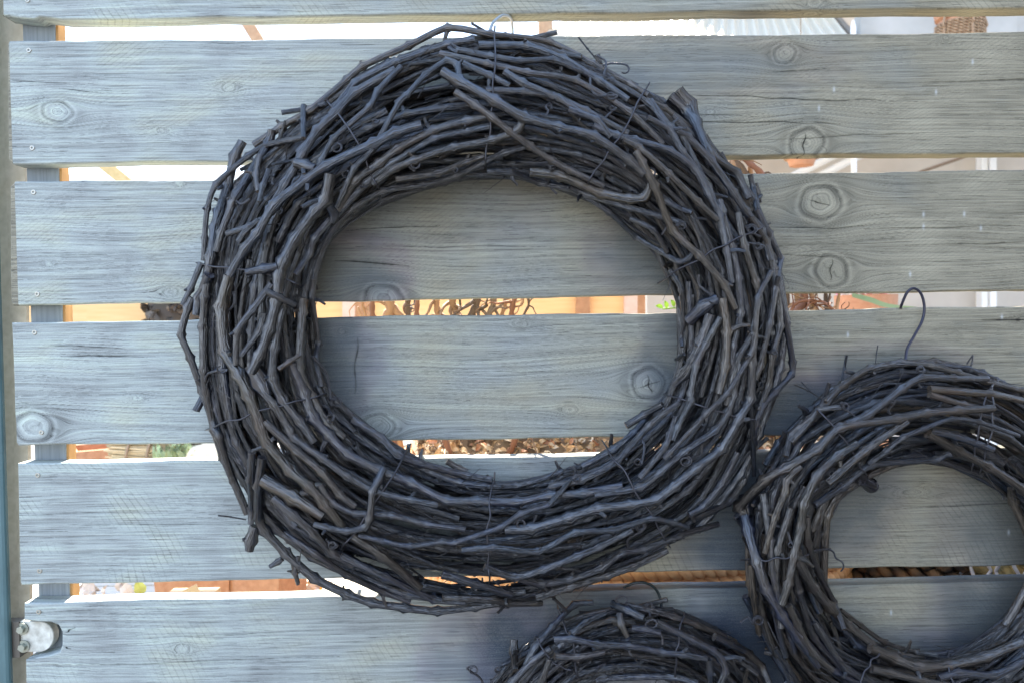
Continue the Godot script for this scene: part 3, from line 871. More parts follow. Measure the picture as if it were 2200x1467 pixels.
# ------------------------------------------------------------------ things seen through the gaps
func slab(parent: Node, called: String, m: Material, x0: float, y0: float, x1: float, y1: float, z: float, depth: float) -> MeshInstance3D:    # an upright block whose front is this rectangle of the photograph
	var b := Buf.new()
	var p := [px(x0, y1, z), px(x1, y1, z), px(x1, y0, z), px(x0, y0, z)]
	var q := []
	for k in p: q.append(k + Vector3(0, 0, -depth))
	b.hexa(q + p)
	return put(called, b, m, parent)

func bar(parent: Node, called: String, m: Material, a: Vector3, c: Vector3, w: float, d: float) -> MeshInstance3D:       # a squared bar from a to c
	var b := Buf.new()
	var t := (c - a).normalized()
	var s := t.cross(Vector3(0, 0, 1)).normalized() * w * 0.5
	var f := Vector3(0, 0, d * 0.5)
	b.hexa([a - s - f, a + s - f, c + s - f, c - s - f, a - s + f, a + s + f, c + s + f, c - s + f])
	return put(called, b, m, parent)

func lathe(b: Buf, at: Vector3, prof: Array, sides := 28, col := Color.WHITE) -> void:
	for k in prof.size() - 1:
		var r0: float = prof[k][0]; var h0: float = prof[k][1]; var r1: float = prof[k + 1][0]; var h1: float = prof[k + 1][1]
		for s in sides:
			var a0 := TAU * s / sides; var a1 := TAU * (s + 1) / sides
			var nr := h1 - h0; var nh := r0 - r1
			var n0 := Vector3(cos(a0) * nr, nh, sin(a0) * nr).normalized(); var n1 := Vector3(cos(a1) * nr, nh, sin(a1) * nr).normalized()
			var p0 := at + Vector3(cos(a0) * r0, h0, sin(a0) * r0); var p1 := at + Vector3(cos(a1) * r0, h0, sin(a1) * r0)
			var p2 := at + Vector3(cos(a1) * r1, h1, sin(a1) * r1); var p3 := at + Vector3(cos(a0) * r1, h1, sin(a0) * r1)
			var u0 := float(s) / sides * 3.0; var u1 := float(s + 1) / sides * 3.0
			b.tri(p0, p1, p2, n0, n1, n1, Vector2(u0, h0 * 8), Vector2(u1, h0 * 8), Vector2(u1, h1 * 8), col)
			b.tri(p0, p2, p3, n0, n1, n0, Vector2(u0, h0 * 8), Vector2(u1, h1 * 8), Vector2(u0, h1 * 8), col)

func leaf(b: Buf, at: Vector3, dirv: Vector3, up: Vector3, ln: float, wd: float, bend: float, col: Color) -> void:
	var t := dirv.normalized()
	var s := t.cross(up).normalized()
	var nn := s.cross(t).normalized()
	var prof := [[0.0, 0.04], [0.22, 0.72], [0.5, 1.0], [0.78, 0.66], [1.0, 0.02]]
	for k in 4:
		for side in [-1.0, 1.0]:
			var q := []
			for e in [[k, 0.0], [k + 1, 0.0], [k + 1, 1.0], [k, 1.0]]:
				var f: float = prof[e[0]][0]
				var w: float = prof[e[0]][1] * wd * 0.5 * e[1]
				q.append(at + t * ln * f + s * side * w + nn * (bend * ln * sin(f * PI) + w * 0.55 + 0.14 * wd * sin(f * 9.0 + side) * e[1]))
			var fn := (q[1] - q[0] as Vector3).cross(q[2] - q[0]).normalized()
			if fn.dot(nn) < 0: fn = -fn
			b.quad(q[0], q[1], q[2], q[3], fn, Vector2(0, 0), Vector2(1, 0), Vector2(1, 1), Vector2(0, 1), col)

func rope_ring(b: Buf, c: Vector3, rx: float, rz: float, r: float, strands: int, twist: float, c0: Color, c1: Color, a0 := 0.0, a1 := TAU) -> void:
	for s in strands:
		var pts := PackedVector3Array(); var rad := PackedFloat32Array(); var cols := PackedColorArray()
		var n := int(170 * (a1 - a0) / TAU) * 2
		for k in n + 1:
			var a := lerpf(a0, a1, float(k) / n)
			var q := a * twist + TAU * s / strands
			var rr := cos(q) * r * 0.52
			pts.append(c + Vector3(cos(a) * (rx + rr), sin(q) * r * 0.52, sin(a) * (rz + rr)))
			rad.append(r * 0.56)
			cols.append(c0.lerp(c1, 0.5 + 0.5 * sin(a * 37.0 + s * 2.0 + c.y * 900.0)))
		tube(b, pts, rad, 7, cols, 0.10, false)

func square_pot(called: String, label: String, group: String, at: Vector3, w: float, h: float, turn: float, m: Material) -> Node3D:
	var o := thing(called, label, "plant pot", group)
	o.position = at
	o.rotation.y = turn
	var b := Buf.new()
	var k := w * 0.42; var t := 0.008
	var outer_lo := [Vector3(-k, 0, -k), Vector3(k, 0, -k), Vector3(k, 0, k), Vector3(-k, 0, k)]
	var w2 := w * 0.5
	var hi := [Vector3(-w2, h, -w2), Vector3(w2, h, -w2), Vector3(w2, h, w2), Vector3(-w2, h, w2)]
	var mid := Vector3(0, h * 0.5, 0)
	for s in 4:
		var e := (s + 1) % 4
		b.face(outer_lo[s], outer_lo[e], hi[e], hi[s], mid)
		var i0: Vector3 = hi[s] - Vector3(signf(hi[s].x), 0, signf(hi[s].z)) * t
		var i1: Vector3 = hi[e] - Vector3(signf(hi[e].x), 0, signf(hi[e].z)) * t
		b.face(hi[s], hi[e], i1, i0, mid - Vector3(0, h, 0))
		var l0: Vector3 = outer_lo[s] * 0.85 + Vector3(0, 0.012, 0); var l1: Vector3 = outer_lo[e] * 0.85 + Vector3(0, 0.012, 0)
		var nn := ((i1 - i0).cross(l0 - i0)).normalized()
		if nn.dot(mid - (i0 + l1) * 0.5) < 0: nn = -nn
		b.quad(i0, i1, l1, l0, nn)
	b.face(outer_lo[0], outer_lo[1], outer_lo[2], outer_lo[3], mid)
	b.quad(outer_lo[0] * 0.85 + Vector3(0, 0.012, 0), outer_lo[1] * 0.85 + Vector3(0, 0.012, 0), outer_lo[2] * 0.85 + Vector3(0, 0.012, 0), outer_lo[3] * 0.85 + Vector3(0, 0.012, 0), Vector3.UP)
	put("body", b, m, o)
	var r := Buf.new()
	for s in 4:
		var e := (s + 1) % 4
		var d0 := Vector3(signf(hi[s].x), 0, signf(hi[s].z)); var d1 := Vector3(signf(hi[e].x), 0, signf(hi[e].z))
		var a0: Vector3 = hi[s] + d0 * 0.004 + Vector3(0, 0.002, 0); var a1: Vector3 = hi[e] + d1 * 0.004 + Vector3(0, 0.002, 0)
		var dn := Vector3(0, -h * 0.16, 0)
		r.face(a0, a1, a1 + dn, a0 + dn, mid)
		r.face(a0 + dn, a1 + dn, a1 + dn - d1 * 0.004, a0 + dn - d0 * 0.004, mid + Vector3(0, h, 0))
		r.face(a0, a1, a1 - d1 * 0.012, a0 - d0 * 0.012, mid - Vector3(0, h, 0))
	put("rim", r, m, o)
	return o

func wicker_pot(label: String, top: Vector3, w: float, h: float) -> void:
	var o := thing("hanging_pot", label, "hanging pot", "wicker wrapped pots hanging under the roof")
	o.position = top - Vector3(0, h, 0)
	var b := Buf.new()
	lathe(b, Vector3.ZERO, [[0.0, 0.0], [w * 0.28, 0.004], [w * 0.40, h * 0.25], [w * 0.47, h * 0.55], [w * 0.46, h * 0.8], [w * 0.44, h * 0.86], [w * 0.50, h * 0.9], [w * 0.52, h], [w * 0.46, h], [w * 0.42, h * 0.85], [0.0, h * 0.8]])
	put("pot", b, M.terracotta, o)
	var r := Buf.new()
	for k in 13:
		var f := 0.16 + k * 0.052
		var rr := w * lerpf(0.37, 0.475, minf(1.0, (f - 0.16) / 0.4))
		rope_ring(r, Vector3(0, h * f, 0), rr, rr, h * 0.03, 2, 14.0, Color(0.36, 0.25, 0.15), Color(0.22, 0.14, 0.08))
	put("wicker_wrap", r, M.tinted, o)
	var s := Buf.new()
	for a in [0.4, 1.57, 2.7]:
		var pts := []
		for k in 6:
			var f := 0.14 + k * 0.14
			var rr := w * lerpf(0.40, 0.515, minf(1.0, (f - 0.14) / 0.4))
			pts.append(Vector3(cos(a) * rr, h * f, sin(a) * rr))
		pts.append(Vector3(0, h * 1.9, 0))
		wire(s, smooth(pts, 4), 0.0035)
	put("strap", s, M.wicker, o)
	var cord := Buf.new()
	wire(cord, PackedVector3Array([Vector3(0, h * 1.88, 0), Vector3(0, 1.9 + UP0 - o.position.y, 0)]), 0.0012)
	put("cord", cord, M.wicker, o)

func dried_plant(label: String, stems: Array, z: float) -> void:
	var o := thing("dried_plant", label, "dried plant")
	for s in stems:
		var b := Buf.new()
		var ctrl := []
		var q: Array = s[1]
		var n := q.size() / 2
		for k in n: ctrl.append(px(q[k * 2], q[k * 2 + 1], z + s[3] + 0.012 * sin(k * 2.0)))
		var pts := smooth(ctrl, 6)
		var rad := PackedFloat32Array()
		var r: float = s[0] * 0.00068
		for k in pts.size(): rad.append(r * (1.0 - 0.35 * k / pts.size()) * (1.0 + 0.18 * sin(k * 2.1)))
		var col: Color = s[2]
		tube(b, pts, rad, 8, PackedColorArray([col]), 0.14)
		var nb: int = s[4]
		for j in nb:
			var at := pts[rng.randi_range(pts.size() / 4, pts.size() - 1)]
			var d := Vector3(rng.randf_range(-1, 1), rng.randf_range(-0.8, 0.8), rng.randf_range(-0.3, 0.5)).normalized()
			var c2 := [at]
			for m in 4:
				d = (d + Vector3(rng.randf_range(-0.8, 0.8), rng.randf_range(-0.8, 0.6), rng.randf_range(-0.3, 0.3))).normalized()
				c2.append(c2[m] + d * rng.randf_range(0.007, 0.018))
			var p2 := smooth(c2, 3)
			var rd := PackedFloat32Array()
			for k in p2.size(): rd.append(maxf(0.0007, r * 0.5 * (1.0 - 0.8 * k / p2.size())))
			tube(b, p2, rd, 5, PackedColorArray([col * rng.randf_range(0.6, 1.25)]), 0.15)
		put("stem", b, M.tinted, o)

func background() -> void:
	var bench_y := UP0 - 0.52
	var heap_y := UP0 - 0.212
	# --- ground and far wall
	var g := Buf.new()
	g.quad(Vector3(-40, 0, -40), Vector3(40, 0, -40), Vector3(40, 0, 40), Vector3(-40, 0, 40), Vector3.UP, Vector2(0, 0), Vector2(60, 0), Vector2(60, 60), Vector2(0, 60))
	put("ground", g, M.ground).set_meta("kind", "structure")
	tag(slab(null, "garden_wall", M.cream, -700, 375, 214, 800, -6.0, 0.2), "pale sunlit garden wall far off, left of the slanting brace", "wall", "pale garden walls far behind the gate")
	tag(slab(null, "garden_wall", M.cream, 296, 373, 980, 800, -6.4, 0.2), "pale sunlit garden wall far off, between the slanting brace and the big wreath", "wall", "pale garden walls far behind the gate")
	var hw := Buf.new()
	hw.box(Vector3(1.12, 0, 0.25), Vector3(1.5, 3.2, 5.5))  # unseen wall, added to cut sky light on the right-hand boards
	tag(put("added_shade_wall", hw, M.house), "tall brown wall added unseen beyond the right edge to shade and warm the boards", "wall")
	# --- shed on the right
	var shed := thing("garden_shed", "beige rendered shed wall behind the right half of the gate", "shed")
	var sb := Buf.new()
	var c0 := px(1390, 700, -2.2)
	sb.box(Vector3(c0.x, 0.0, -2.5), Vector3(c0.x + 3.2, UP0 + 1.75, -2.2))
	put("wall", sb, M.beige, shed)
	for s in [[2111, 2124], [2126, 2139]]:
		var b := Buf.new()
		var a := px(s[0], 345, -2.16); var c := px(s[1], 345, -2.16)
		b.box(Vector3(a.x, 0.0, -2.2), Vector3(c.x, a.y + 0.25, -2.16 + (0.01 if s[0] > 2120 else 0.0)))
		put("white_strip", b, M.white, shed)
	var roof := thing("corrugated_roof", "cream translucent corrugated roof sheet over the right side, sloping up to the shed", "roof")
	var rb := Buf.new()
	var u := Vector3(0.25, 0.45, -0.85).normalized()
	var o0 := px(1186, 62, -1.5)
	var o1 := px(1806, 62, -1.5)
	var wid := o1.x - o0.x
	var rows := 12
	var nx := 260
	for k in rows:
		var f0 := lerpf(-0.7, 1.0, float(k) / rows); var f1 := lerpf(-0.7, 1.0, float(k + 1) / rows)
		for j in nx:
			var xa := wid * j / nx; var xb := wid * (j + 1) / nx
			var ya := 0.008 * sin(xa * TAU / 0.032); var yb := 0.008 * sin(xb * TAU / 0.032)
			var na := Vector3(-0.008 * TAU / 0.032 * cos(xa * TAU / 0.032), 1, 0.5).normalized(); var nb := Vector3(-0.008 * TAU / 0.032 * cos(xb * TAU / 0.032), 1, 0.5).normalized()
			var p0 := o0 + u * f0 + Vector3(xa, ya, 0); var p1 := o0 + u * f0 + Vector3(xb, yb, 0)
			var p2 := o0 + u * f1 + Vector3(xb, yb, 0); var p3 := o0 + u * f1 + Vector3(xa, ya, 0)
			rb.tri(p0, p1, p2, na, nb, nb); rb.tri(p0, p2, p3, na, nb, na)
	put("sheet", rb, M.polycarb, roof)
	bar(roof, "edge_strip", M.dark_metal, o1 - u * 0.7 + Vector3(0.02, 0, 0), o1 + u * 1.0 + Vector3(0.02, 0, 0), 0.035, 0.02)
	var fb := Buf.new()
	var f0 := px(1850, 40, -1.36)
	fb.box(Vector3(f0.x, px(1850, 230, -1.36).y, -1.40), Vector3(f0.x + 1.6, UP0 + 1.9, -1.36))
	tag(put("fascia_panel", fb, M.offwhite), "off-white panel under the roof, behind the hanging pot at the top right", "panel")
	var cap := Buf.new()
	var pc := px(1834, 44, -1.3)
	lathe(cap, Vector3(pc.x, 0, pc.z), [[0.0075, 0.0], [0.0075, pc.y - 0.02], [0.003, pc.y], [0.0, pc.y]], 14)
	tag(put("white_pole", cap, M.white), "slim white pole with a tapered tip beside the corrugated roof", "pole")
	var br := thing("roof_brace", "pair of white slanting tubes behind the upper gap at right", "brace")
	for s in [[1560, 452, 1850, 305], [1600, 462, 1905, 305]]:
		var b := Buf.new()
		wire(b, PackedVector3Array([px(s[0], s[1], -1.7), px(s[2], s[3], -1.7)]), 0.013, 12)
		put("tube", b, M.white, br)
	var cane := Buf.new()
	wire(cane, PackedVector3Array([px(1760, 445, -2.1), px(2330, 248, -2.1)]), 0.006, 8)
	tag(put("garden_cane", cane, M.cane), "thin brown cane leaning across the beige shed wall", "cane")
	wicker_pot("wicker wrapped clay pot hanging at the top right, its clay rim in view", px(2062, 28, -1.15), 0.115, 0.15)
	wicker_pot("wicker wrapped hanging pot with only its base showing under the second board", px(1722, 225, -1.0), 0.10, 0.152)
	# --- timber frame at the back left
	var tf := thing("timber_frame", "brown timber frame with slanting braces seen in the upper gaps at left", "timber frame")
	bar(tf, "rail", M.timber, px(-40, 205, -1.5), px(1300, 190, -1.5), 0.07, 0.05)
	var tp := px(1170, 60, -1.5)
	bar(tf, "post", M.timber, Vector3(tp.x, 0, -1.47), Vector3(tp.x, UP0 + 1.6, -1.47), 0.042, 0.05)
	bar(tf, "brace", M.timber, px(492, -15, -1.53), px(602, 165, -1.53), 0.036, 0.03)
	bar(tf, "brace", M.timber_pale, px(60, 222, -1.53), px(345, 450, -1.53), 0.036, 0.03)
	# --- orange cabinet behind the middle gap
	var cb := thing("wooden_cabinet", "low orange stained wooden cabinet behind the middle gap", "cabinet")
	slab(cb, "top", M.orange_wood, 20, 590, 1392, 602, -0.97, 0.36)
	for s in [[30, 735], [795, 1238], [1268, 1342]]:
		slab(cb, "panel", M.orange_wood, s[0], 603, s[1], 775, -1.0, 0.02)
	for s in [[735, 762, 0], [762, 795, 1], [1238, 1268, 1], [1342, 1370, 0], [1370, 1387, 1]]:
		slab(cb, "upright", M.pinkish if s[2] == 0 else M.brown_wood, s[0], 603, s[1], 775, -0.985, 0.03)
	for x in [110, 640, 1300]:
		var lb := Buf.new()
		var lx := px(x, 700, -1.05).x
		lb.box(Vector3(lx - 0.02, 0, -1.09), Vector3(lx + 0.02, px(x, 774, -1.0).y, -1.05))
		put("leg", lb, M.brown_wood, cb)
	# --- bench
	var bench := thing("potting_bench", "pale weathered plank bench behind the lowest gap, pots and baskets on it", "bench")
	for k in 9:
		var b := Buf.new()
		var z1 := -0.06 - k * 0.148
		b.box(Vector3(-0.95, bench_y - 0.028 - 0.001 * (k % 3), z1 - 0.142), Vector3(1.05, bench_y - 0.0008 * (k % 2), z1))
		put("plank", b, M.pale_wood, bench)
	for lx in [-0.8, 0.9]:
		for lz in [-0.12, -1.25]:
			var b := Buf.new()
			b.box(Vector3(lx - 0.03, 0, lz - 0.03), Vector3(lx + 0.03, bench_y - 0.031, lz + 0.03))
			put("leg", b, M.pale_wood, bench)
	# --- log, pots, straw and leaves on the left
	var lg := Buf.new()
	var lc := px(392, 700, -0.92)
	var lp := PackedVector3Array(); var lr := PackedFloat32Array(); var lcol := PackedColorArray()
	for k in 60:
		var f := k / 59.0
		lp.append(Vector3(lc.x + 0.008 * sin(f * 9.0), lerpf(bench_y, px(392, 575, -0.92).y, f), lc.z))
		lr.append(0.066 * (1.0 + 0.10 * sin(f * 31.0) + 0.07 * sin(f * 67.0)))
		lcol.append(Color(0.07, 0.055, 0.042) * rng.randf_range(0.5, 1.5))
	tube(lg, lp, lr, 22, lcol, 0.16)
	for k in 150:
		var a := rng.randf() * TAU
		var y := lerpf(px(392, 780, -0.92).y, px(392, 590, -0.92).y, rng.randf())
		leaf(lg, Vector3(lc.x + cos(a) * 0.064, y, lc.z + sin(a) * 0.064), Vector3(rng.randf_range(-0.5, 0.5), rng.randf_range(-1, 1), 0.3), Vector3(cos(a), 0, sin(a)), rng.randf_range(0.02, 0.05), rng.randf_range(0.012, 0.03), rng.randf_range(0.1, 0.5), Color(0.15, 0.12, 0.095) * rng.randf_range(0.2, 1.5))
	tag(put("bark_log", lg, M.tinted), "dark rough barked log standing behind the gate, left of the big wreath", "log")
	var p1 := px(196, 966, -1.0)
	square_pot("square_pot", "square clay pot standing open at the back, right of the gate's upright", "square clay pots on the bench", Vector3(p1.x, bench_y, -1.05), 0.13, p1.y - bench_y, 0.55, M.terracotta)
	var p2 := px(382, 1275, -0.36)
	square_pot("square_pot", "square clay pot behind the cardboard flap in the lowest gap", "square clay pots on the bench", Vector3(p2.x + 0.005, bench_y, -0.43), 0.125, 0.17, 0.22, M.terracotta)
	var p3 := px(548, 1275, -0.36)
	square_pot("square_pot", "square clay pot in the lowest gap, beside the yellow leaves", "square clay pots on the bench", Vector3(p3.x, bench_y, -0.43), 0.108, 0.17, -0.25, M.terracotta)
	var cf := Buf.new()
	var ca := px(358, 1287, -0.22); var cbp := px(432, 1284, -0.22); var cc := px(420, 1255, -0.235)
	for s in 2:
		var zz := Vector3(0, 0, -0.003 * s)
		cf.tri(ca + zz, cbp + zz, cc + zz, Vector3(0, 0, 1 - 2 * s), Vector3(0, 0, 1 - 2 * s), Vector3(0, 0, 1 - 2 * s))
	for e in [[ca, cbp], [cbp, cc], [cc, ca]]:
		cf.face(e[0], e[1], e[1] + Vector3(0, 0, -0.003), e[0] + Vector3(0, 0, -0.003), (ca + cbp + cc) / 3.0)
	var base_c := Vector3(ca.x, bench_y + 0.0015, ca.z - 0.02)
	cf.box(Vector3(ca.x - 0.01, bench_y + 0.001, ca.z - 0.05), Vector3(cbp.x + 0.01, ca.y, ca.z - 0.003))
	tag(put("cardboard_box", cf, M.cardboard), "small cardboard box with a raised triangular flap, in front of the clay pot", "box")
	var st := thing("straw_bundle", "bundle of pale straw lying right of the open clay pot", "straw")
	var sbuf := Buf.new()
	for k in 170:
		var y := rng.randf_range(-0.028, 0.028); var z := rng.randf_range(-0.028, 0.028)
		var a := px(246 + rng.randf_range(-12, 12), 974, -0.78); var c := px(392 + rng.randf_range(-14, 10), 978, -0.78)
		a += Vector3(0, y, z); c += Vector3(0, y * 1.3 + rng.randf_range(-0.008, 0.008), z)
		tube(sbuf, PackedVector3Array([a, a.lerp(c, 0.5) + Vector3(0, rng.randf_range(-0.003, 0.003), 0), c]), PackedFloat32Array([0.0018, 0.0018, 0.0014]), 5, PackedColorArray([Color(0.62, 0.48, 0.28) * rng.randf_range(0.6, 1.25)]), 0.0)
	put("straw", sbuf, M.tinted, st).set_meta("kind", "stuff")
	var sband := Buf.new()
	for x in [286, 330]:
		var mid := px(x, 976, -0.78)
		var ring := []
		for k in 13: ring.append(mid + Vector3(0.002 * sin(k), cos(k * TAU / 12.0) * 0.036, sin(k * TAU / 12.0) * 0.036))
		wire(sband, smooth(ring, 3), 0.003)
	put("binding", sband, M.wicker, st)
	var prop := Buf.new()
	prop.box(Vector3(px(246, 1000, -0.78).x, bench_y, -0.85), Vector3(px(470, 1000, -0.78).x, px(300, 1003, -0.78).y - 0.004, -0.70))
	tag(put("wooden_block", prop, M.pale_wood), "pale wooden block under the straw bundle", "block")
	var tuft := Buf.new()
	for k in 46:
		var at := px(372 + rng.randf_range(-22, 36), 1000, -0.74)
		leaf(tuft, at, Vector3(rng.randf_range(-0.6, 0.6), 1, rng.randf_range(-0.3, 0.4)), Vector3(rng.randf_range(-1, 1), 0.2, 1), rng.randf_range(0.03, 0.06), 0.012, 0.2, Color(0.36, 0.42, 0.22) * rng.randf_range(0.7, 1.4))
	tag(put("green_tuft", tuft, M.leaf), "small tuft of fresh green leaves at the end of the straw", "plant")
	var sack := Buf.new()
	var sc := px(446, 985, -0.75)
	var sp := PackedVector3Array(); var sr := PackedFloat32Array()
	for k in 14:
		var f := k / 13.0
		sp.append(sc + Vector3(lerpf(-0.045, 0.09, f), -0.004 + 0.006 * sin(f * 5.0), 0.0)); sr.append(0.034 * sqrt(maxf(0.03, 1.0 - pow(f * 2.0 - 1.0, 4.0))) * (1.0 + 0.08 * sin(f * 21.0)))
	tube(sack, sp, sr, 16, PackedColorArray([Color(0.72, 0.62, 0.45)]), 0.07)
	tag(put("cloth_roll", sack, M.tinted), "cream cloth roll lying beside the green tuft, left of the big wreath", "cloth")
	# fallen leaves one can tell apart in the lowest gap
	var spots := [[178, 1282, 0, "nearest the gate's upright"], [206, 1276, 0, "second from the gate's upright"], [243, 1283, 0, "third from the gate's upright"], [268, 1272, 0, "fourth from the gate's upright"], [288, 1281, 0, "last one before the clay pots"], [304, 1276, 1, "touching the left clay pot"], [612, 1280, 1, "right beside the right hand clay pot"], [640, 1270, 1, "second from the right hand clay pot"], [664, 1280, 0, "third from the right hand clay pot"], [692, 1274, 2, "rightmost one by the big wreath"]]
	for k in spots.size():
		var b := Buf.new()
		var s: Array = spots[k]
		var zz := -0.27
		var at := px(s[0], s[1], zz)
		while at.y > bench_y + 0.008 and zz > -0.75:
			zz -= 0.01
			at = px(s[0], s[1], zz)
		var colr: Color = [Color(0.70, 0.55, 0.42), Color(0.62, 0.58, 0.14), Color(0.72, 0.40, 0.10)][s[2]]
		leaf(b, at, Vector3(rng.randf_range(-1, 1), rng.randf_range(0.2, 0.9), rng.randf_range(-0.2, 0.4)), Vector3(rng.randf_range(-0.5, 0.5), 0.7, 0.8), rng.randf_range(0.026, 0.04), rng.randf_range(0.02, 0.03), 0.25, colr * rng.randf_range(0.85, 1.2))
		var nm: String = ["pale", "yellow green", "orange"][s[2]]
		tag(put("fallen_leaf", b, M.leaf), "curled %s fallen leaf in the lowest gap, %s" % [nm, s[3]], "leaf", "fallen leaves on the bench")
	# --- rope basket full of dry leaves
	var bc := px(1340, 1150, -0.36)
	var bk := thing("rope_basket", "wide orange rope basket behind the lowest gap, heaped with dry leaves", "basket")
	var coils := 13
	for k in coils:
		var b := Buf.new()
		var f := float(k) / (coils - 1)
		rope_ring(b, Vector3(bc.x, bench_y + 0.015 + k * 0.0235, bc.z), 0.345 + 0.008 * f, 0.245 + 0.008 * f, 0.0145, 3, 46.0, Color(0.90, 0.54, 0.28), Color(0.80, 0.42, 0.19))
		put("rope_coil", b, M.tinted, bk)
	var heap := func(x: float, z: float) -> float:      # the heap rises towards the back, raised there to shade the board tops
		var back := clampf((bc.z + 0.16 - z) / 0.26, 0.0, 1.0)
		return heap_y - 0.012 + 0.17 * back * back * (3.0 - 2.0 * back) * clampf((0.40 - absf(x - bc.x)) / 0.22, 0.0, 1.0) + 0.006 * sin(x * 41.0) * sin(z * 37.0)
	var floor_b := Buf.new()
	for s in 48:
		for k in 10:
			var q := []
			for e in [[s, k], [s + 1, k], [s + 1, k + 1], [s, k + 1]]:
				var a: float = TAU * e[0] / 48.0
				var x: float = bc.x + cos(a) * 0.345 * e[1] / 10.0
				var z: float = bc.z + sin(a) * 0.245 * e[1] / 10.0
				q.append(Vector3(x, heap.call(x, z) - 0.004, z))
			var nn: Vector3 = ((q[2] - q[0]) as Vector3).cross(q[3] - q[1]).normalized()
			if nn.y < 0: nn = -nn
			floor_b.quad(q[0], q[1], q[2], q[3], nn)
	put("packed_soil", floor_b, M.soil, bk)
	var lit := Buf.new()
	for k in 4200:
		var a := rng.randf() * TAU; var rr := sqrt(rng.randf())
		var hx := bc.x + cos(a) * rr * 0.34
		var hz := bc.z + sin(a) * rr * 0.24
		var at := Vector3(hx, heap.call(hx, hz) + rng.randf_range(-0.004, 0.012), hz)
		var pick := rng.randf()
		var colr := Color(0.50, 0.34, 0.20)
		if pick > 0.82: colr = Color(0.72, 0.60, 0.46)
		elif pick > 0.7: colr = Color(0.50, 0.26, 0.16)
		elif pick > 0.5: colr = Color(0.36, 0.26, 0.17)
		elif pick > 0.35: colr = Color(0.50, 0.36, 0.22)
		var ln := rng.randf_range(0.008, 0.019)
		leaf(lit, at, Vector3(rng.randf_range(-1, 1), rng.randf_range(-0.3, 0.9), rng.randf_range(-1, 1)), Vector3(rng.randf_range(-0.8, 0.8), 0.6, rng.randf_range(-0.2, 1)), ln, ln * rng.randf_range(0.4, 0.8), rng.randf_range(-0.2, 0.45), colr * rng.randf_range(0.6, 1.25))
	for k in 150:
		var a := rng.randf() * TAU; var rr := sqrt(rng.randf())
		var hx := bc.x + cos(a) * rr * 0.33
		var hz := bc.z + sin(a) * rr * 0.23
		var at := Vector3(hx, heap.call(hx, hz) + 0.012, hz)
		var d := Vector3(rng.randf_range(-1, 1), rng.randf_range(-0.1, 0.5), rng.randf_range(-0.5, 0.5)).normalized() * rng.randf_range(0.01, 0.035)
		var strawc := Color(0.66, 0.56, 0.40) if rng.randf() < 0.4 else Color(0.20, 0.13, 0.09)
		tube(lit, PackedVector3Array([at, at + d * 0.5 + Vector3(0, 0.003, 0), at + d]), PackedFloat32Array([0.0012, 0.001, 0.0006]), 5, PackedColorArray([strawc]), 0.0)
	tag(put("leaf_litter", lit, M.leaf), "dry brown leaf litter heaped in the wide rope basket", "leaves").set_meta("kind", "stuff")
	var red := Color(0.19, 0.085, 0.05); var tan_ := Color(0.34, 0.20, 0.11); var drk := Color(0.12, 0.085, 0.06)
	dried_plant("dried plant with gnarled tan roots and red stems, seen inside the big wreath", [
		[8, [880, 1010, 846, 950, 815, 800, 801, 690, 800, 640, 806, 560], red, 0.05, 0], [7, [985, 1010, 958, 950, 915, 800, 896, 690, 897, 640, 900, 570], red, 0.04, 0],
		[8, [1070, 1000, 1105, 948, 1120, 800, 1100, 690, 1106, 640, 1130, 570], red, 0.04, 1], [15, [830, 1000, 838, 800, 826, 700, 838, 660, 822, 600], tan_, 0.0, 6],
		[13, [856, 1000, 850, 800, 858, 690, 838, 650, 850, 590], tan_, 0.0, 6], [9, [905, 1000, 900, 800, 880, 700, 876, 650, 884, 600], drk, -0.01, 7],
		[10, [930, 1000, 940, 800, 946, 700, 938, 650, 950, 600], tan_, -0.01, 7], [11, [980, 1000, 975, 800, 985, 690, 972, 650, 980, 600], tan_ * 0.8, 0.0, 7],
		[12, [1010, 1000, 1020, 800, 1012, 690, 1024, 650, 1015, 600], drk, 0.0, 9], [9, [1046, 1000, 1050, 800, 1048, 690, 1060, 650, 1050, 600], drk * 1.4, 0.01, 8],
		[7, [1080, 1000, 1090, 800, 1078, 690, 1086, 650, 1080, 600], tan_, 0.0, 7], [4, [1120, 1000, 1130, 800, 1124, 690, 1136, 650, 1120, 600], drk, 0.0, 6], [5, [800, 1000, 790, 800, 786, 690, 778, 650, 790, 610], tan_, 0.0, 6]], -0.30)
	dried_plant("dried plant with tangled brown roots between the big wreath and the pink flower pot", [
		[4, [1690, 1000, 1700, 800, 1702, 664, 1760, 648, 1786, 662, 1800, 690], red, 0.03, 9], [9, [1650, 1000, 1700, 700, 1730, 640, 1700, 500, 1640, 380, 1600, 340, 1585, 300], red, 0.0, 4],
		[10, [1640, 1000, 1660, 700, 1690, 655, 1660, 500, 1600, 370, 1560, 330], drk, -0.02, 9], [7, [1700, 1000, 1720, 700, 1715, 650, 1690, 500, 1615, 375, 1625, 330], tan_, -0.02, 10],
		[6, [1660, 1000, 1740, 700, 1748, 650, 1720, 560], tan_, 0.0, 10], [6, [1680, 1000, 1770, 720, 1776, 650, 1770, 590], drk, 0.0, 9], [5, [1690, 1000, 1790, 720, 1800, 655, 1810, 600], tan_, 0.01, 8], [6, [1600, 400, 1578, 360, 1570, 320], tan_ * 0.8, 0.01, 8]], -0.30)
	var sd := thing("green_seedling", "bright green seedling leaves by the right rim of the big wreath's hole", "seedling")
	var sst := Buf.new()
	wire(sst, smooth([px(1500, 1000, -0.3), px(1490, 800, -0.28), px(1475, 690, -0.26), px(1462, 664, -0.25), px(1424, 664, -0.25)], 6), 0.0012)
	put("stem", sst, M.green_stem, sd)
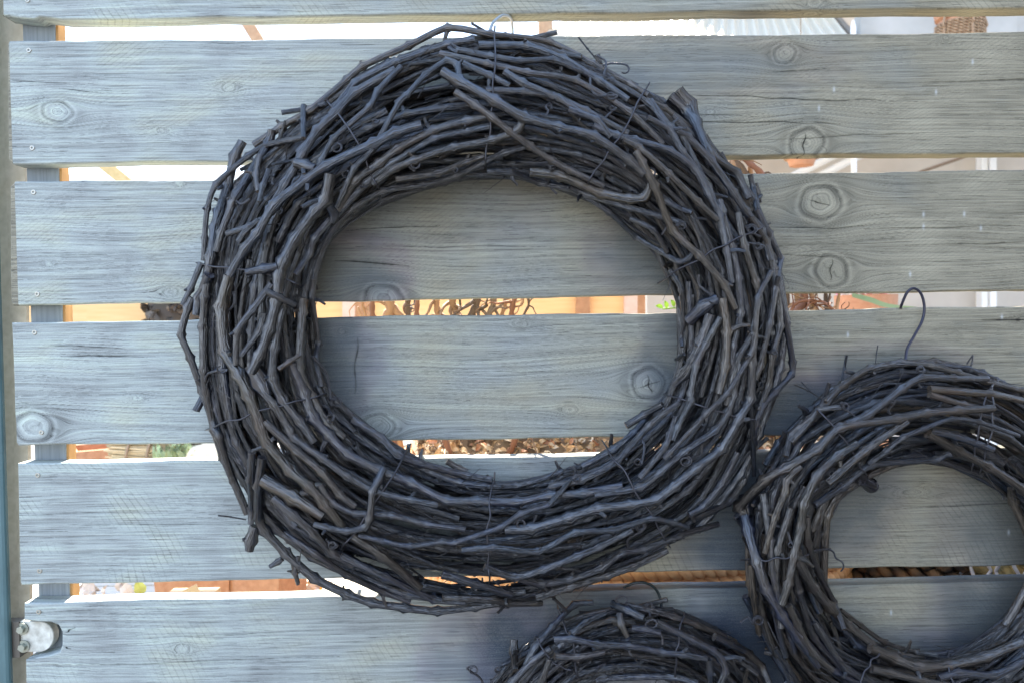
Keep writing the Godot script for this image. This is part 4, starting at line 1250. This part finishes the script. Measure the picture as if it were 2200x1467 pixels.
	for s in [[1432, 663, -0.3, 1.0], [1424, 662, -1.0, 0.25], [1448, 660, -0.5, 1.0], [1456, 661, 0.7, 0.6]]:
		var b := Buf.new()
		leaf(b, px(s[0], s[1], -0.25), Vector3(s[2], s[3], 0.3), Vector3(0.1, 0.3, 1), 0.013, 0.0075, 0.2, Color(0.30, 0.52, 0.06))
		put("leaf", b, M.leaf, sd)
	# --- flower pot, dark basket, white laced basket on the right
	var fp := thing("flower_pot", "round orange clay pot with pink petals, left of the blue wire hook", "flower pot")
	var fc := px(1893, 660, -0.75)
	var ftop := px(1893, 632, -0.75).y - bench_y
	fp.position = Vector3(fc.x, bench_y, -0.82)
	var fpb := Buf.new()
	lathe(fpb, Vector3.ZERO, [[0.0, 0.0], [0.045, 0.0], [0.056, ftop - 0.04], [0.064, ftop - 0.04], [0.066, ftop], [0.058, ftop], [0.055, ftop - 0.02], [0.0, ftop - 0.02]], 36)
	put("pot", fpb, M.terracotta, fp)
	var pet := Buf.new()
	for k in 34:
		var a := rng.randf() * TAU; var rr := rng.randf_range(0.0, 0.05)
		leaf(pet, Vector3(cos(a) * rr, ftop - 0.004, sin(a) * rr), Vector3(cos(a) * 0.7, rng.randf_range(0.3, 1.0), sin(a) * 0.7), Vector3(0, 0.5, 1), rng.randf_range(0.016, 0.03), 0.018, 0.2, Color(0.80, 0.30, 0.32) if k % 3 else Color(0.85, 0.72, 0.60))
	put("petals", pet, M.leaf, fp)
	var bl := Buf.new()
	var blp := smooth([px(1832, 634, -0.6) - fp.position, px(1870, 644, -0.58) - fp.position, px(1910, 657, -0.57) - fp.position, px(1972, 661, -0.57) - fp.position], 6)
	for k in blp.size() - 1:
		var w0 := 0.0052 * sin(PI * (0.25 + 0.72 * k / (blp.size() - 1))); var w1 := 0.0052 * sin(PI * (0.25 + 0.72 * (k + 1) / (blp.size() - 1)))
		bl.quad(blp[k] + Vector3(0, w0, 0), blp[k + 1] + Vector3(0, w1, 0), blp[k + 1] - Vector3(0, w1, 0.002), blp[k] - Vector3(0, w0, 0.002), Vector3(0, 0.3, 0.95), Vector2.ZERO, Vector2.ZERO, Vector2.ZERO, Vector2.ZERO, Color(0.28, 0.38, 0.20))
	put("strap_leaf", bl, M.leaf, fp)
	var db := thing("dark_basket", "dark twisted rope basket between the orange and the white laced baskets", "basket")
	var dcx := px(1985, 1270, -0.3)
	for k in 11:
		var b := Buf.new()
		rope_ring(b, Vector3(dcx.x, bench_y + 0.013 + k * 0.024, -0.30), 0.105 + 0.001 * k, 0.105 + 0.001 * k, 0.0145, 2, 15.0, Color(0.22, 0.13, 0.07), Color(0.04, 0.032, 0.028))
		put("rope_coil", b, M.tinted, db)
	var wb := thing("laced_basket", "seagrass basket laced with white tape at the lower right edge", "basket")
	var wcx := px(2190, 1270, -0.22)
	for k in 11:
		var b := Buf.new()
		rope_ring(b, Vector3(wcx.x + 0.03, bench_y + 0.013 + k * 0.024, -0.25), 0.128 + 0.001 * k, 0.128 + 0.001 * k, 0.014, 3, 20.0, Color(0.50, 0.40, 0.20), Color(0.34, 0.26, 0.12))
		put("grass_coil", b, M.tinted, wb)
	var lace := Buf.new()
	for k in 10:
		for j in 56:
			var a := TAU * j / 56.0
			var d := 0.05 if (j + k) % 2 == 0 else -0.05
			var rr := 0.1435 + 0.001 * k
			var q := []
			for s in 5:
				var f := s / 4.0
				var aa := a + d * (f - 0.5) * 1.5
				var bulge := 0.003 * sin(PI * f)
				q.append(Vector3(wcx.x + 0.03 + cos(aa) * (rr + bulge), bench_y + 0.013 + k * 0.024 + f * 0.024, -0.25 + sin(aa) * (rr + bulge)))
			tube(lace, PackedVector3Array(q), PackedFloat32Array([0.0022, 0.0026, 0.0026, 0.0026, 0.0022]), 5, PackedColorArray([Color(0.72, 0.70, 0.74)]), 0.0)
	put("white_lacing", lace, M.tinted, wb).set_meta("kind", "stuff")

# ------------------------------------------------------------------ textures shared by materials
func bark_texture() -> void:
	var w := 256; var h := 1024
	var a := noise_bytes(71, 0.045, 256, 24, w, h)
	var b := noise_bytes(72, 0.10, 256, 70, w, h)
	var c := noise_bytes(73, 0.03, 256, 256, w, h)
	var img := PackedByteArray(); img.resize(w * h * 3)
	var hg := PackedByteArray(); hg.resize(w * h)
	for k in w * h:
		var v := (a[k] * 0.55 + b[k] * 0.45) / 255.0
		var groove := clampf((0.42 - v) * 4.5, 0.0, 1.0)
		var g := clampf(0.80 + (v - 0.5) * 1.5 - groove * 0.45 + (c[k] / 255.0 - 0.5) * 0.6, 0.2, 1.0)
		img[k * 3] = int(255 * g); img[k * 3 + 1] = int(255 * g); img[k * 3 + 2] = int(255 * g)
		hg[k] = int(clampf(140.0 + (v - 0.5) * 190.0 - groove * 70.0, 0, 255))
	var m := mat("bark", Color.WHITE, 0.30)
	m.vertex_color_use_as_albedo = true
	m.albedo_texture = ImageTexture.create_from_image(Image.create_from_data(w, h, false, Image.FORMAT_RGB8, img))
	m.heightmap_enabled = true
	m.heightmap_texture = ImageTexture.create_from_image(Image.create_from_data(w, h, false, Image.FORMAT_L8, hg))
	m.heightmap_scale = 0.13
	m.metallic_specular = 0.75

func mottle(called: String, c0: Color, c1: Color, freq: float, size: float, rough: float, metal := 0.0, stretch := Vector3.ONE) -> StandardMaterial3D:
	var m := mat(called, Color.WHITE, rough, metal)
	var f := FastNoiseLite.new()
	f.seed = called.hash() % 1000
	f.frequency = freq
	f.fractal_octaves = 4
	var im := f.get_image(256, 256, false, false, true)
	im.convert(Image.FORMAT_L8)
	var d := im.get_data()
	var out := PackedByteArray(); out.resize(256 * 256 * 3)
	for k in 256 * 256:
		var c := c0.lerp(c1, d[k] / 255.0).linear_to_srgb()
		out[k * 3] = int(c.r * 255); out[k * 3 + 1] = int(c.g * 255); out[k * 3 + 2] = int(c.b * 255)
	m.albedo_texture = ImageTexture.create_from_image(Image.create_from_data(256, 256, false, Image.FORMAT_RGB8, out))
	m.uv1_triplanar = true
	m.uv1_scale = stretch / size
	return m

func materials() -> void:
	fibre = noise_bytes(11, 0.30, 56, 1024, TW, 1024)
	band = noise_bytes(12, 0.10, 14, 512, TW, 512)
	cloud = noise_bytes(13, 0.075, 128, 32, TW, 256)
	speck = noise_bytes(14, 0.30, 512, 512, 512, 512)
	bark_texture()
	mat("screw_steel", lin(0.42, 0.41, 0.36), 0.42, 0.8)
	mat("tie_wire", lin(0.035, 0.035, 0.042), 0.45, 0.2)
	mat("hook_grey", lin(0.42, 0.47, 0.50), 0.35, 0.6)
	mat("hook_blue", lin(0.026, 0.026, 0.045), 0.35, 0.2)
	mat("hook_black", lin(0.02, 0.03, 0.03), 0.22, 0.1)
	mottle("green_paint", Color(0.065, 0.13, 0.14), Color(0.09, 0.17, 0.18), 0.02, 0.3, 0.42)
	mottle("galvanised", Color(0.46, 0.40, 0.29), Color(0.60, 0.53, 0.41), 0.03, 0.12, 0.5, 0.0)
	mottle("zinc_plate", Color(0.36, 0.35, 0.29), Color(0.74, 0.75, 0.68), 0.012, 0.05, 0.5, 0.1)
	mat("bolt_steel", lin(0.34, 0.36, 0.30), 0.45, 0.5)
	mat("hinge_dark", lin(0.15, 0.135, 0.11), 0.6, 0.3)
	mottle("stile_wood", Color(0.20, 0.23, 0.25), Color(0.30, 0.34, 0.36), 0.03, 0.10, 0.8, 0.0, Vector3(3.0, 0.12, 3.0))
	mottle("raw_wood", Color(0.42, 0.22, 0.08), Color(0.58, 0.33, 0.13), 0.03, 0.12, 0.8, 0.0, Vector3(1.0, 0.15, 1.0))
	mottle("ground", Color(0.10, 0.095, 0.085), Color(0.17, 0.16, 0.145), 0.02, 1.7, 0.9)
	mottle("cream", Color(0.62, 0.58, 0.50), Color(0.72, 0.68, 0.60), 0.02, 1.2, 0.9)
	mottle("beige", Color(0.44, 0.39, 0.33), Color(0.52, 0.47, 0.40), 0.02, 0.9, 0.9)
	mottle("offwhite", Color(0.34, 0.33, 0.295), Color(0.46, 0.45, 0.41), 0.012, 0.5, 0.8)
	mottle("house", Color(0.22, 0.185, 0.15), Color(0.30, 0.26, 0.21), 0.02, 0.8, 0.9)  # brown for the added unseen wall that dims the right side
	mat("white", lin(0.78, 0.77, 0.73), 0.6)
	mat("dark_metal", lin(0.10, 0.09, 0.07), 0.5, 0.5)
	var pcb := mat("polycarb", lin(0.50, 0.45, 0.33), 0.5)
	pcb.backlight_enabled = true
	pcb.backlight = Color(0.55, 0.55, 0.55)
	mat("cane", lin(0.20, 0.14, 0.09), 0.7)
	mottle("terracotta", Color(0.40, 0.19, 0.10), Color(0.52, 0.28, 0.16), 0.03, 0.12, 0.85)
	mat("wicker", lin(0.30, 0.20, 0.12), 0.8)
	mottle("timber", Color(0.34, 0.22, 0.13), Color(0.46, 0.31, 0.19), 0.03, 0.15, 0.8)
	mottle("timber_pale", Color(0.42, 0.34, 0.16), Color(0.54, 0.44, 0.24), 0.03, 0.15, 0.8)
	mottle("orange_wood", Color(0.74, 0.45, 0.19), Color(0.82, 0.53, 0.26), 0.03, 0.2, 0.7, 0.0, Vector3(0.2, 2.0, 1.0))
	mottle("pinkish", Color(0.60, 0.42, 0.32), Color(0.68, 0.50, 0.40), 0.03, 0.2, 0.8)
	mottle("brown_wood", Color(0.34, 0.17, 0.08), Color(0.44, 0.24, 0.12), 0.03, 0.2, 0.8)
	mottle("pale_wood", Color(0.50, 0.45, 0.38), Color(0.64, 0.59, 0.51), 0.03, 0.2, 0.85, 0.0, Vector3(0.2, 2.0, 2.0))
	mat("cardboard", lin(0.50, 0.36, 0.22), 0.85)
	mat("soil", lin(0.20, 0.14, 0.09), 0.95)
	mat("green_stem", lin(0.22, 0.36, 0.08), 0.6)
	mat("tinted", Color.WHITE, 0.8).vertex_color_use_as_albedo = true
	var lf := mat("leaf", Color.WHITE, 0.65)
	lf.vertex_color_use_as_albedo = true
	lf.backlight_enabled = true
	lf.backlight = Color(0.5, 0.5, 0.5)

# ------------------------------------------------------------------ the gate and its post
func gate() -> void:
	var g := thing("slatted_gate", "weathered blue grey gate of six wide horizontal boards", "gate")
	board_specs = [
		{"label": "topmost board with a chipped lower left corner", "outline": [[-2, -228], [2330, -252], [2330, 16], [900, 31], [430, 37], [130, 42], [108, 38], [84, 36], [72, 41], [40, 38], [4, 33]], "tr": [2330, -252],
			"screws": [[58, 0]], "knots": [[0.76, 0.93, 5.0, 1.3, 0.9]], "stains_and_shade": [], "specks": [], "drips": [], "seed": 17, "saw": 0.9, "sawdir": -1.3, "warm": -0.08, "wave": 5.0, "slope": 0.0},
		{"label": "second board from the top with a knot at its left end", "outline": [[18, 88], [2330, 67], [2330, 327], [26, 353], [16, 342], [14, 96]], "tr": [2330, 67],
			"screws": [[61, 108], [68, 318]], "knots": [[0.047, 0.56, 9.0, 1.35, 0.8], [0.206, 0.38, 4.0, 1.5, 0.9], [0.144, 0.72, 2.5, 2.0, 0.9], [0.727, 0.155, 8.5, 1.0, 0.9], [0.747, 0.88, 13.5, 1.0, 1.0], [0.656, 0.62, 3.0, 1.3, 0.8], [0.88, 0.04, 3.5, 1.2, 0.8]],
			"stains_and_shade": [[0.64, 0.25, 120.0, 26.0, 0.22, 0.6]], "specks": [[0.774, 0.45], [0.871, 0.48], [0.906, 0.24], [0.76, 0.6]],
			"drips": [[0.60, 0.47, 0.86, 0.56, 2.0, 0.9, 0.5], [0.63, 0.70, 0.78, 0.72, 2.0, 0.95, 0.6], [0.7, 0.86, 0.86, 0.8, 1.6, 0.7, 0.5], [0.0, 0.31, 0.06, 0.34, 1.8, 0.7, 0.2], [0.05, 0.38, 0.09, 0.42, 1.8, 0.8, 0.2], [0.71, 0.31, 0.77, 0.28, 1.5, 0.8, 0.3], [0.746, 0.8, 0.744, 0.99, 2.4, 1.0, 0.3], [0.86, 0.4, 1.0, 0.38, 1.5, 0.7, 0.3], [0.58, 0.62, 0.7, 0.66, 1.6, 0.8, 0.4]],
			"seed": 5, "saw": 0.8, "sawdir": 1.2, "warm": 0.0, "wave": 6.0, "slope": 0.0},
		{"label": "third board from the top with two large knots right of the big wreath", "outline": [[30, 390], [2330, 364], [2330, 621], [26, 657], [22, 648], [20, 402]], "tr": [2330, 364],
			"screws": [[71, 413], [79, 632]], "knots": [[0.759, 0.24, 15.5, 1.0, 1.0], [0.769, 0.80, 13.0, 1.1, 1.0], [0.345, 0.97, 12.0, 1.2, 1.0], [0.146, 0.9, 4.5, 1.4, 0.9], [0.157, 0.03, 2.5, 1.2, 0.9], [0.034, 0.66, 2.6, 1.5, 0.9]],
			"stains_and_shade": [[0.62, 0.62, 70.0, 50.0, 0.5, 0.5], [0.30, 0.78, 60.0, 36.0, 0.4, 1.2], [0.36, 0.2, 120.0, 40.0, 0.25, 0.5]], "specks": [[0.858, 0.35], [0.858, 0.45], [0.897, 0.35], [0.913, 0.47], [0.845, 0.84]],
			"drips": [[0.30, 0.66, 0.37, 0.71, 2.6, 1.0, 0.4], [0.31, 0.42, 0.40, 0.38, 1.8, 0.9, 0.6], [0.69, 0.44, 0.80, 0.44, 2.0, 0.95, 0.6], [0.80, 0.46, 0.95, 0.45, 1.6, 0.8, 0.3], [0.71, 0.66, 0.79, 0.69, 1.6, 0.8, 0.5], [0.84, 0.60, 1.0, 0.58, 1.8, 0.8, 0.3], [0.0, 0.6, 0.12, 0.58, 1.2, 0.6, 0.2], [0.32, 0.55, 0.5, 0.57, 1.4, 0.7, 0.4], [0.748, 0.22, 0.768, 0.27, 2.2, 1.0, 0.1], [0.770, 0.70, 0.768, 0.88, 2.2, 1.0, 0.2], [0.70, 0.60, 0.8, 0.56, 1.4, 0.7, 0.4]],
			"seed": 9, "saw": 0.7, "sawdir": 1.0, "warm": 0.10, "wave": 8.0, "slope": 0.0},
		{"label": "fourth board from the top with a round knot at its lower left end", "outline": [[23, 693], [2330, 657], [2330, 927], [38, 957], [33, 950]], "tr": [2330, 657],
			"screws": [[73, 714], [88, 928]], "knots": [[0.022, 0.84, 13.0, 1.15, 1.0], [0.601, 0.57, 13.0, 1.05, 1.0], [0.345, 0.88, 11.0, 1.1, 0.7], [0.312, 0.11, 3.0, 1.0, 1.4], [0.480, 0.07, 3.2, 2.0, 0.9], [0.526, 0.77, 4.0, 1.6, 0.8], [0.12, 0.62, 2.6, 1.6, 0.8], [0.965, 0.10, 3.0, 3.0, 1.2]],
			"stains_and_shade": [[0.286, 0.35, 50.0, 60.0, 0.65, 0.5], [0.645, 0.45, 45.0, 60.0, 0.55, 0.2], [0.745, 0.85, 110.0, 36.0, 0.75, 0.5], [0.83, 0.5, 70.0, 24.0, 0.3, 0.8]], "specks": [[0.792, 0.20], [0.905, 0.6], [0.94, 0.08]],
			"drips": [[0.327, 0.15, 0.323, 0.62, 3.0, 0.42, 0.6], [0.033, 0.18, 0.11, 0.22, 2.0, 0.9, 0.3], [0.05, 0.27, 0.13, 0.29, 2.2, 0.9, 0.3], [0.01, 0.68, 0.09, 0.72, 1.4, 0.7, 0.3], [0.34, 0.44, 0.56, 0.47, 1.2, 0.6, 0.2], [0.7, 0.35, 0.95, 0.38, 1.2, 0.5, 0.2], [0.600, 0.50, 0.604, 0.66, 2.0, 1.0, 0.3], [0.591, 0.6, 0.612, 0.55, 1.6, 0.9, 0.3], [0.92, 0.10, 1.0, 0.11, 3.0, 0.9, 0.1]],
			"seed": 23, "saw": 0.3, "sawdir": 1.0, "warm": -0.06, "wave": 6.0, "slope": 0.0},
		{"label": "fifth board from the top with fine slanting saw marks", "outline": [[36, 995], [1250, 979], [2330, 959], [2330, 1213], [1610, 1226], [600, 1244], [44, 1257], [40, 1248]], "tr": [2330, 959],
			"screws": [[80, 1020], [84, 1226]], "knots": [[0.42, 0.6, 3.0, 1.8, 0.8], [0.85, 0.35, 5.0, 3.0, 0.4]],
			"stains_and_shade": [[0.95, 0.55, 60.0, 90.0, 0.5, 0.3], [0.69, 0.7, 50.0, 80.0, 0.8, 0.2], [0.78, 0.4, 50.0, 50.0, 0.5, 0.3], [0.55, 0.1, 60.0, 30.0, 0.2, 0.8]], "specks": [[0.945, 0.7], [0.79, 0.3]],
			"drips": [[0.0, 0.42, 0.12, 0.40, 1.2, 0.7, 0.2], [0.05, 0.5, 0.22, 0.53, 1.4, 0.8, 0.2], [0.0, 0.55, 0.05, 0.56, 1.4, 0.8, 0.2], [0.8, 0.5, 0.98, 0.45, 1.4, 0.7, 0.2]],
			"seed": 31, "saw": 1.0, "sawdir": -0.9, "warm": -0.10, "wave": 4.0, "slope": 0.0},
		{"label": "lowest board with a notch cut round the hinge", "outline": [[50, 1296], [1200, 1273], [1610, 1262], [2330, 1246], [2330, 1535], [56, 1575], [53, 1418], [72, 1414], [104, 1408], [126, 1401], [132, 1386], [132, 1358], [124, 1343], [108, 1337], [80, 1336], [50, 1332]], "tr": [2330, 1246],
			"screws": [[82, 1314]], "knots": [[0.152, 0.38, 4.5, 1.3, 0.9], [0.9, 0.6, 4.0, 2.0, 0.5]],
			"stains_and_shade": [[0.688, 0.28, 40.0, 90.0, 0.7, 0.2], [0.945, 0.35, 70.0, 60.0, 0.62, 0.4], [0.865, 0.65, 80.0, 30.0, 0.2, 1.0], [0.52, 0.42, 80.0, 60.0, 0.6, 0.7], [0.70, 0.7, 90.0, 50.0, 0.6, 0.2], [0.45, 0.6, 60.0, 60.0, 0.4, 0.9]], "specks": [[0.829, 0.22], [0.945, 0.4]],
			"drips": [[0.02, 0.07, 0.08, 0.07, 1.4, 0.7, 0.1], [0.043, 0.24, 0.052, 0.2, 2.4, 1.2, 0.0], [0.042, 0.36, 0.047, 0.37, 2.4, 1.2, 0.0], [0.02, 0.5, 0.3, 0.46, 1.4, 0.7, 0.2], [0.1, 0.3, 0.3, 0.26, 1.2, 0.5, 0.3]],
			"seed": 44, "saw": 0.7, "sawdir": -0.8, "warm": -0.10, "wave": 4.0, "slope": 0.0}]
	for k in board_specs.size():
		board_img.append(null); board_hgt.append(null)
	var task := WorkerThreadPool.add_group_task(paint_board, board_specs.size())
	WorkerThreadPool.wait_for_group_task_completion(task)
	for k in board_specs.size(): board(board_specs[k], g, k)
	# upright that the boards are screwed to
	var sb := Buf.new()
	var zf := -0.0275; var zb := -0.0455
	var tl := px(48, 60, zf); var tr := px(117, 60, zf); var bl := px(82, 1275, zf); var br := px(147, 1275, zf)
	var up := (tl - bl) / (tl.y - bl.y)
	var ends := [[bl + up * (0.05 - bl.y), br + up * (0.05 - br.y)], [tl + up * 0.3, tr + up * 0.3]]
	var bk := Vector3(0, 0, zb - zf)
	sb.hexa([ends[0][0] + bk, ends[0][1] + bk, ends[1][1] + bk, ends[1][0] + bk, ends[0][0], ends[0][1], ends[1][1], ends[1][0]])
	put("upright", sb, M.stile_wood, g)
	var eb := Buf.new()
	var e0: Vector3 = ends[0][1]; var e1: Vector3 = ends[1][1]
	var wd := Vector3(0.003, 0, 0)
	var f2 := Vector3(0, 0, -0.002)
	eb.hexa([e0 + bk, e0 + bk + wd, e1 + bk + wd, e1 + bk, e0 + f2, e0 + wd + f2, e1 + wd + f2, e1 + f2])
	put("raw_edge", eb, M.raw_wood, g)
	var rb := Buf.new()
	rb.box(Vector3(0.70, 0.05, zb), Vector3(0.745, UP0 + 0.55, zf))
	put("upright", rb, M.stile_wood, g)

	var bar_ := Buf.new()
	var s0 := px(48, 60, -0.033); var s1 := px(63, 1300, -0.033)
	var dn := (s1 - s0) / (s0.y - s1.y)
	var top := s0 - dn * 0.5; var bot := s1 + dn * s1.y
	var lw := Vector3(-0.06, 0, 0); var dz := Vector3(0, 0, -0.006)
	bar_.hexa([bot + lw + dz, bot + dz, top + dz, top + lw + dz, bot + lw, bot, top, top + lw])
	tag(put("metal_strip", bar_, M.galvanised), "dull galvanised upright strip behind the left ends of the boards", "metal strip")
	var gp := Buf.new()
	var q0 := px(-13, 400, 0.002); var q1 := px(19, 1467, 0.002)
	var gd := (q1 - q0) / (q0.y - q1.y)
	var gt := q0 - gd * 0.7; var gb := q1 + gd * q1.y
	var ring := [Vector3(0, 0, -0.007), Vector3(0, 0, -0.003), Vector3(-0.0012, 0, -0.0012), Vector3(-0.004, 0, 0), Vector3(-0.05, 0, 0), Vector3(-0.054, 0, -0.003), Vector3(-0.054, 0, -0.007)]
	for k in ring.size():
		var a: Vector3 = ring[k]; var c: Vector3 = ring[(k + 1) % ring.size()]
		gp.face(gb + a, gb + c, gt + c, gt + a, (gb + gt) * 0.5 + Vector3(-0.027, 0, -0.004))
	tag(put("steel_post", gp, M.green_paint), "green painted steel post at the lower left edge", "post")
	var hg := thing("hinge", "white flaking hinge plate with two bolts in the notch at the lower left", "hinge")
	var hb := Buf.new()
	var hp := []
	for k in 13:
		var a := -PI / 2 + PI * k / 12.0
		hp.append(px(84 + cos(a) * 31, 1367 + sin(a) * 33, -0.010))
	hp.append(px(34, 1400, -0.010)); hp.append(px(33, 1334, -0.010))
	var mid := px(70, 1367, -0.0155)
	for k in hp.size():
		var a: Vector3 = hp[k]; var c: Vector3 = hp[(k + 1) % hp.size()]
		hb.tri(mid + Vector3(0, 0, 0.0055), a.lerp(mid, 0.03) + Vector3(0, 0, 0.001), c.lerp(mid, 0.03) + Vector3(0, 0, 0.001), Vector3(0, 0, 1), Vector3(0, 0, 1), Vector3(0, 0, 1))
		hb.face(a.lerp(mid, 0.03) + Vector3(0, 0, 0.001), c.lerp(mid, 0.03) + Vector3(0, 0, 0.001), c, a, mid - Vector3(0, 0, 0.02))
		hb.face(a, c, c + Vector3(0, 0, -0.011), a + Vector3(0, 0, -0.011), mid)
	put("plate", hb, M.zinc_plate, hg)
	var arm := Buf.new()
	arm.box(px(20, 1402, -0.022), px(39, 1336, -0.0065))
	put("arm", arm, M.hinge_dark, hg)
	for s in [[47, 1350], [50, 1388]]:
		var at := px(s[0], s[1], -0.0088)
		var b := Buf.new()
		for part in [[0.0072, 0.0072, 28, 0.0016], [0.0046, 0.0042, 6, 0.0062]]:
			var n: int = part[2]
			for k in n:
				var a0 := TAU * k / n + 0.3; var a1 := TAU * (k + 1) / n + 0.3
				var d0 := Vector3(cos(a0), sin(a0), 0); var d1 := Vector3(cos(a1), sin(a1), 0)
				var h := Vector3(0, 0, part[3])
				b.tri(at + h, at + d0 * part[1] + h, at + d1 * part[1] + h, Vector3(0, 0, 1), Vector3(0, 0, 1), Vector3(0, 0, 1))
				b.face(at + d0 * part[0], at + d1 * part[0], at + d1 * part[1] + h, at + d0 * part[1] + h, at)
		put("bolt", b, M.bolt_steel, hg)

func _ready() -> void:
	rng.seed = 20240611
	cam_setup()
	var cam := Camera3D.new()
	cam.name = "camera"
	cam.transform = Transform3D(cam_basis, cam_at)
	cam.fov = 46.0790
	cam.near = 0.05
	cam.far = 200.0
	var ca := CameraAttributesPhysical.new()
	ca.frustum_focal_length = 28.216
	ca.frustum_focus_distance = 0.90
	ca.frustum_near = 0.05
	ca.frustum_far = 200.0
	ca.exposure_aperture = 7.0
	cam.attributes = ca
	cam.fov = 46.0790
	add_child(cam)
	cam.current = true
	var sky_m := ProceduralSkyMaterial.new()
	sky_m.sky_top_color = Color(0.45, 0.535, 0.665)
	sky_m.sky_horizon_color = Color(0.86, 0.89, 0.92)
	sky_m.sky_curve = 0.14
	sky_m.sky_energy_multiplier = 1.0
	sky_m.ground_bottom_color = Color(0.30, 0.28, 0.25)
	sky_m.ground_horizon_color = Color(0.62, 0.62, 0.60)
	var sky := Sky.new()
	sky.sky_material = sky_m
	var env := Environment.new()
	env.background_mode = Environment.BG_SKY
	env.sky = sky
	env.tonemap_mode = Environment.TONE_MAPPER_LINEAR
	env.tonemap_exposure = 7.6
	env.sdfgi_enabled = true
	env.ssao_enabled = true
	env.ssil_enabled = true
	var we := WorldEnvironment.new()
	we.name = "world"
	we.environment = env
	add_child(we)
	var sun := DirectionalLight3D.new()
	sun.name = "sun"
	var el := deg_to_rad(40.0); var az := deg_to_rad(6.0)
	var d := Vector3(sin(az) * cos(el), -sin(el), cos(az) * cos(el))
	sun.basis = Basis.looking_at(d, Vector3.UP)
	sun.light_energy = 1.2
	sun.light_color = Color(1.0, 0.95, 0.87)
	sun.light_angular_distance = 0.5
	sun.shadow_enabled = true
	add_child(sun)
	materials()
	gate()
	big_wreath()
	right_wreath()
	low_wreath()
	background()
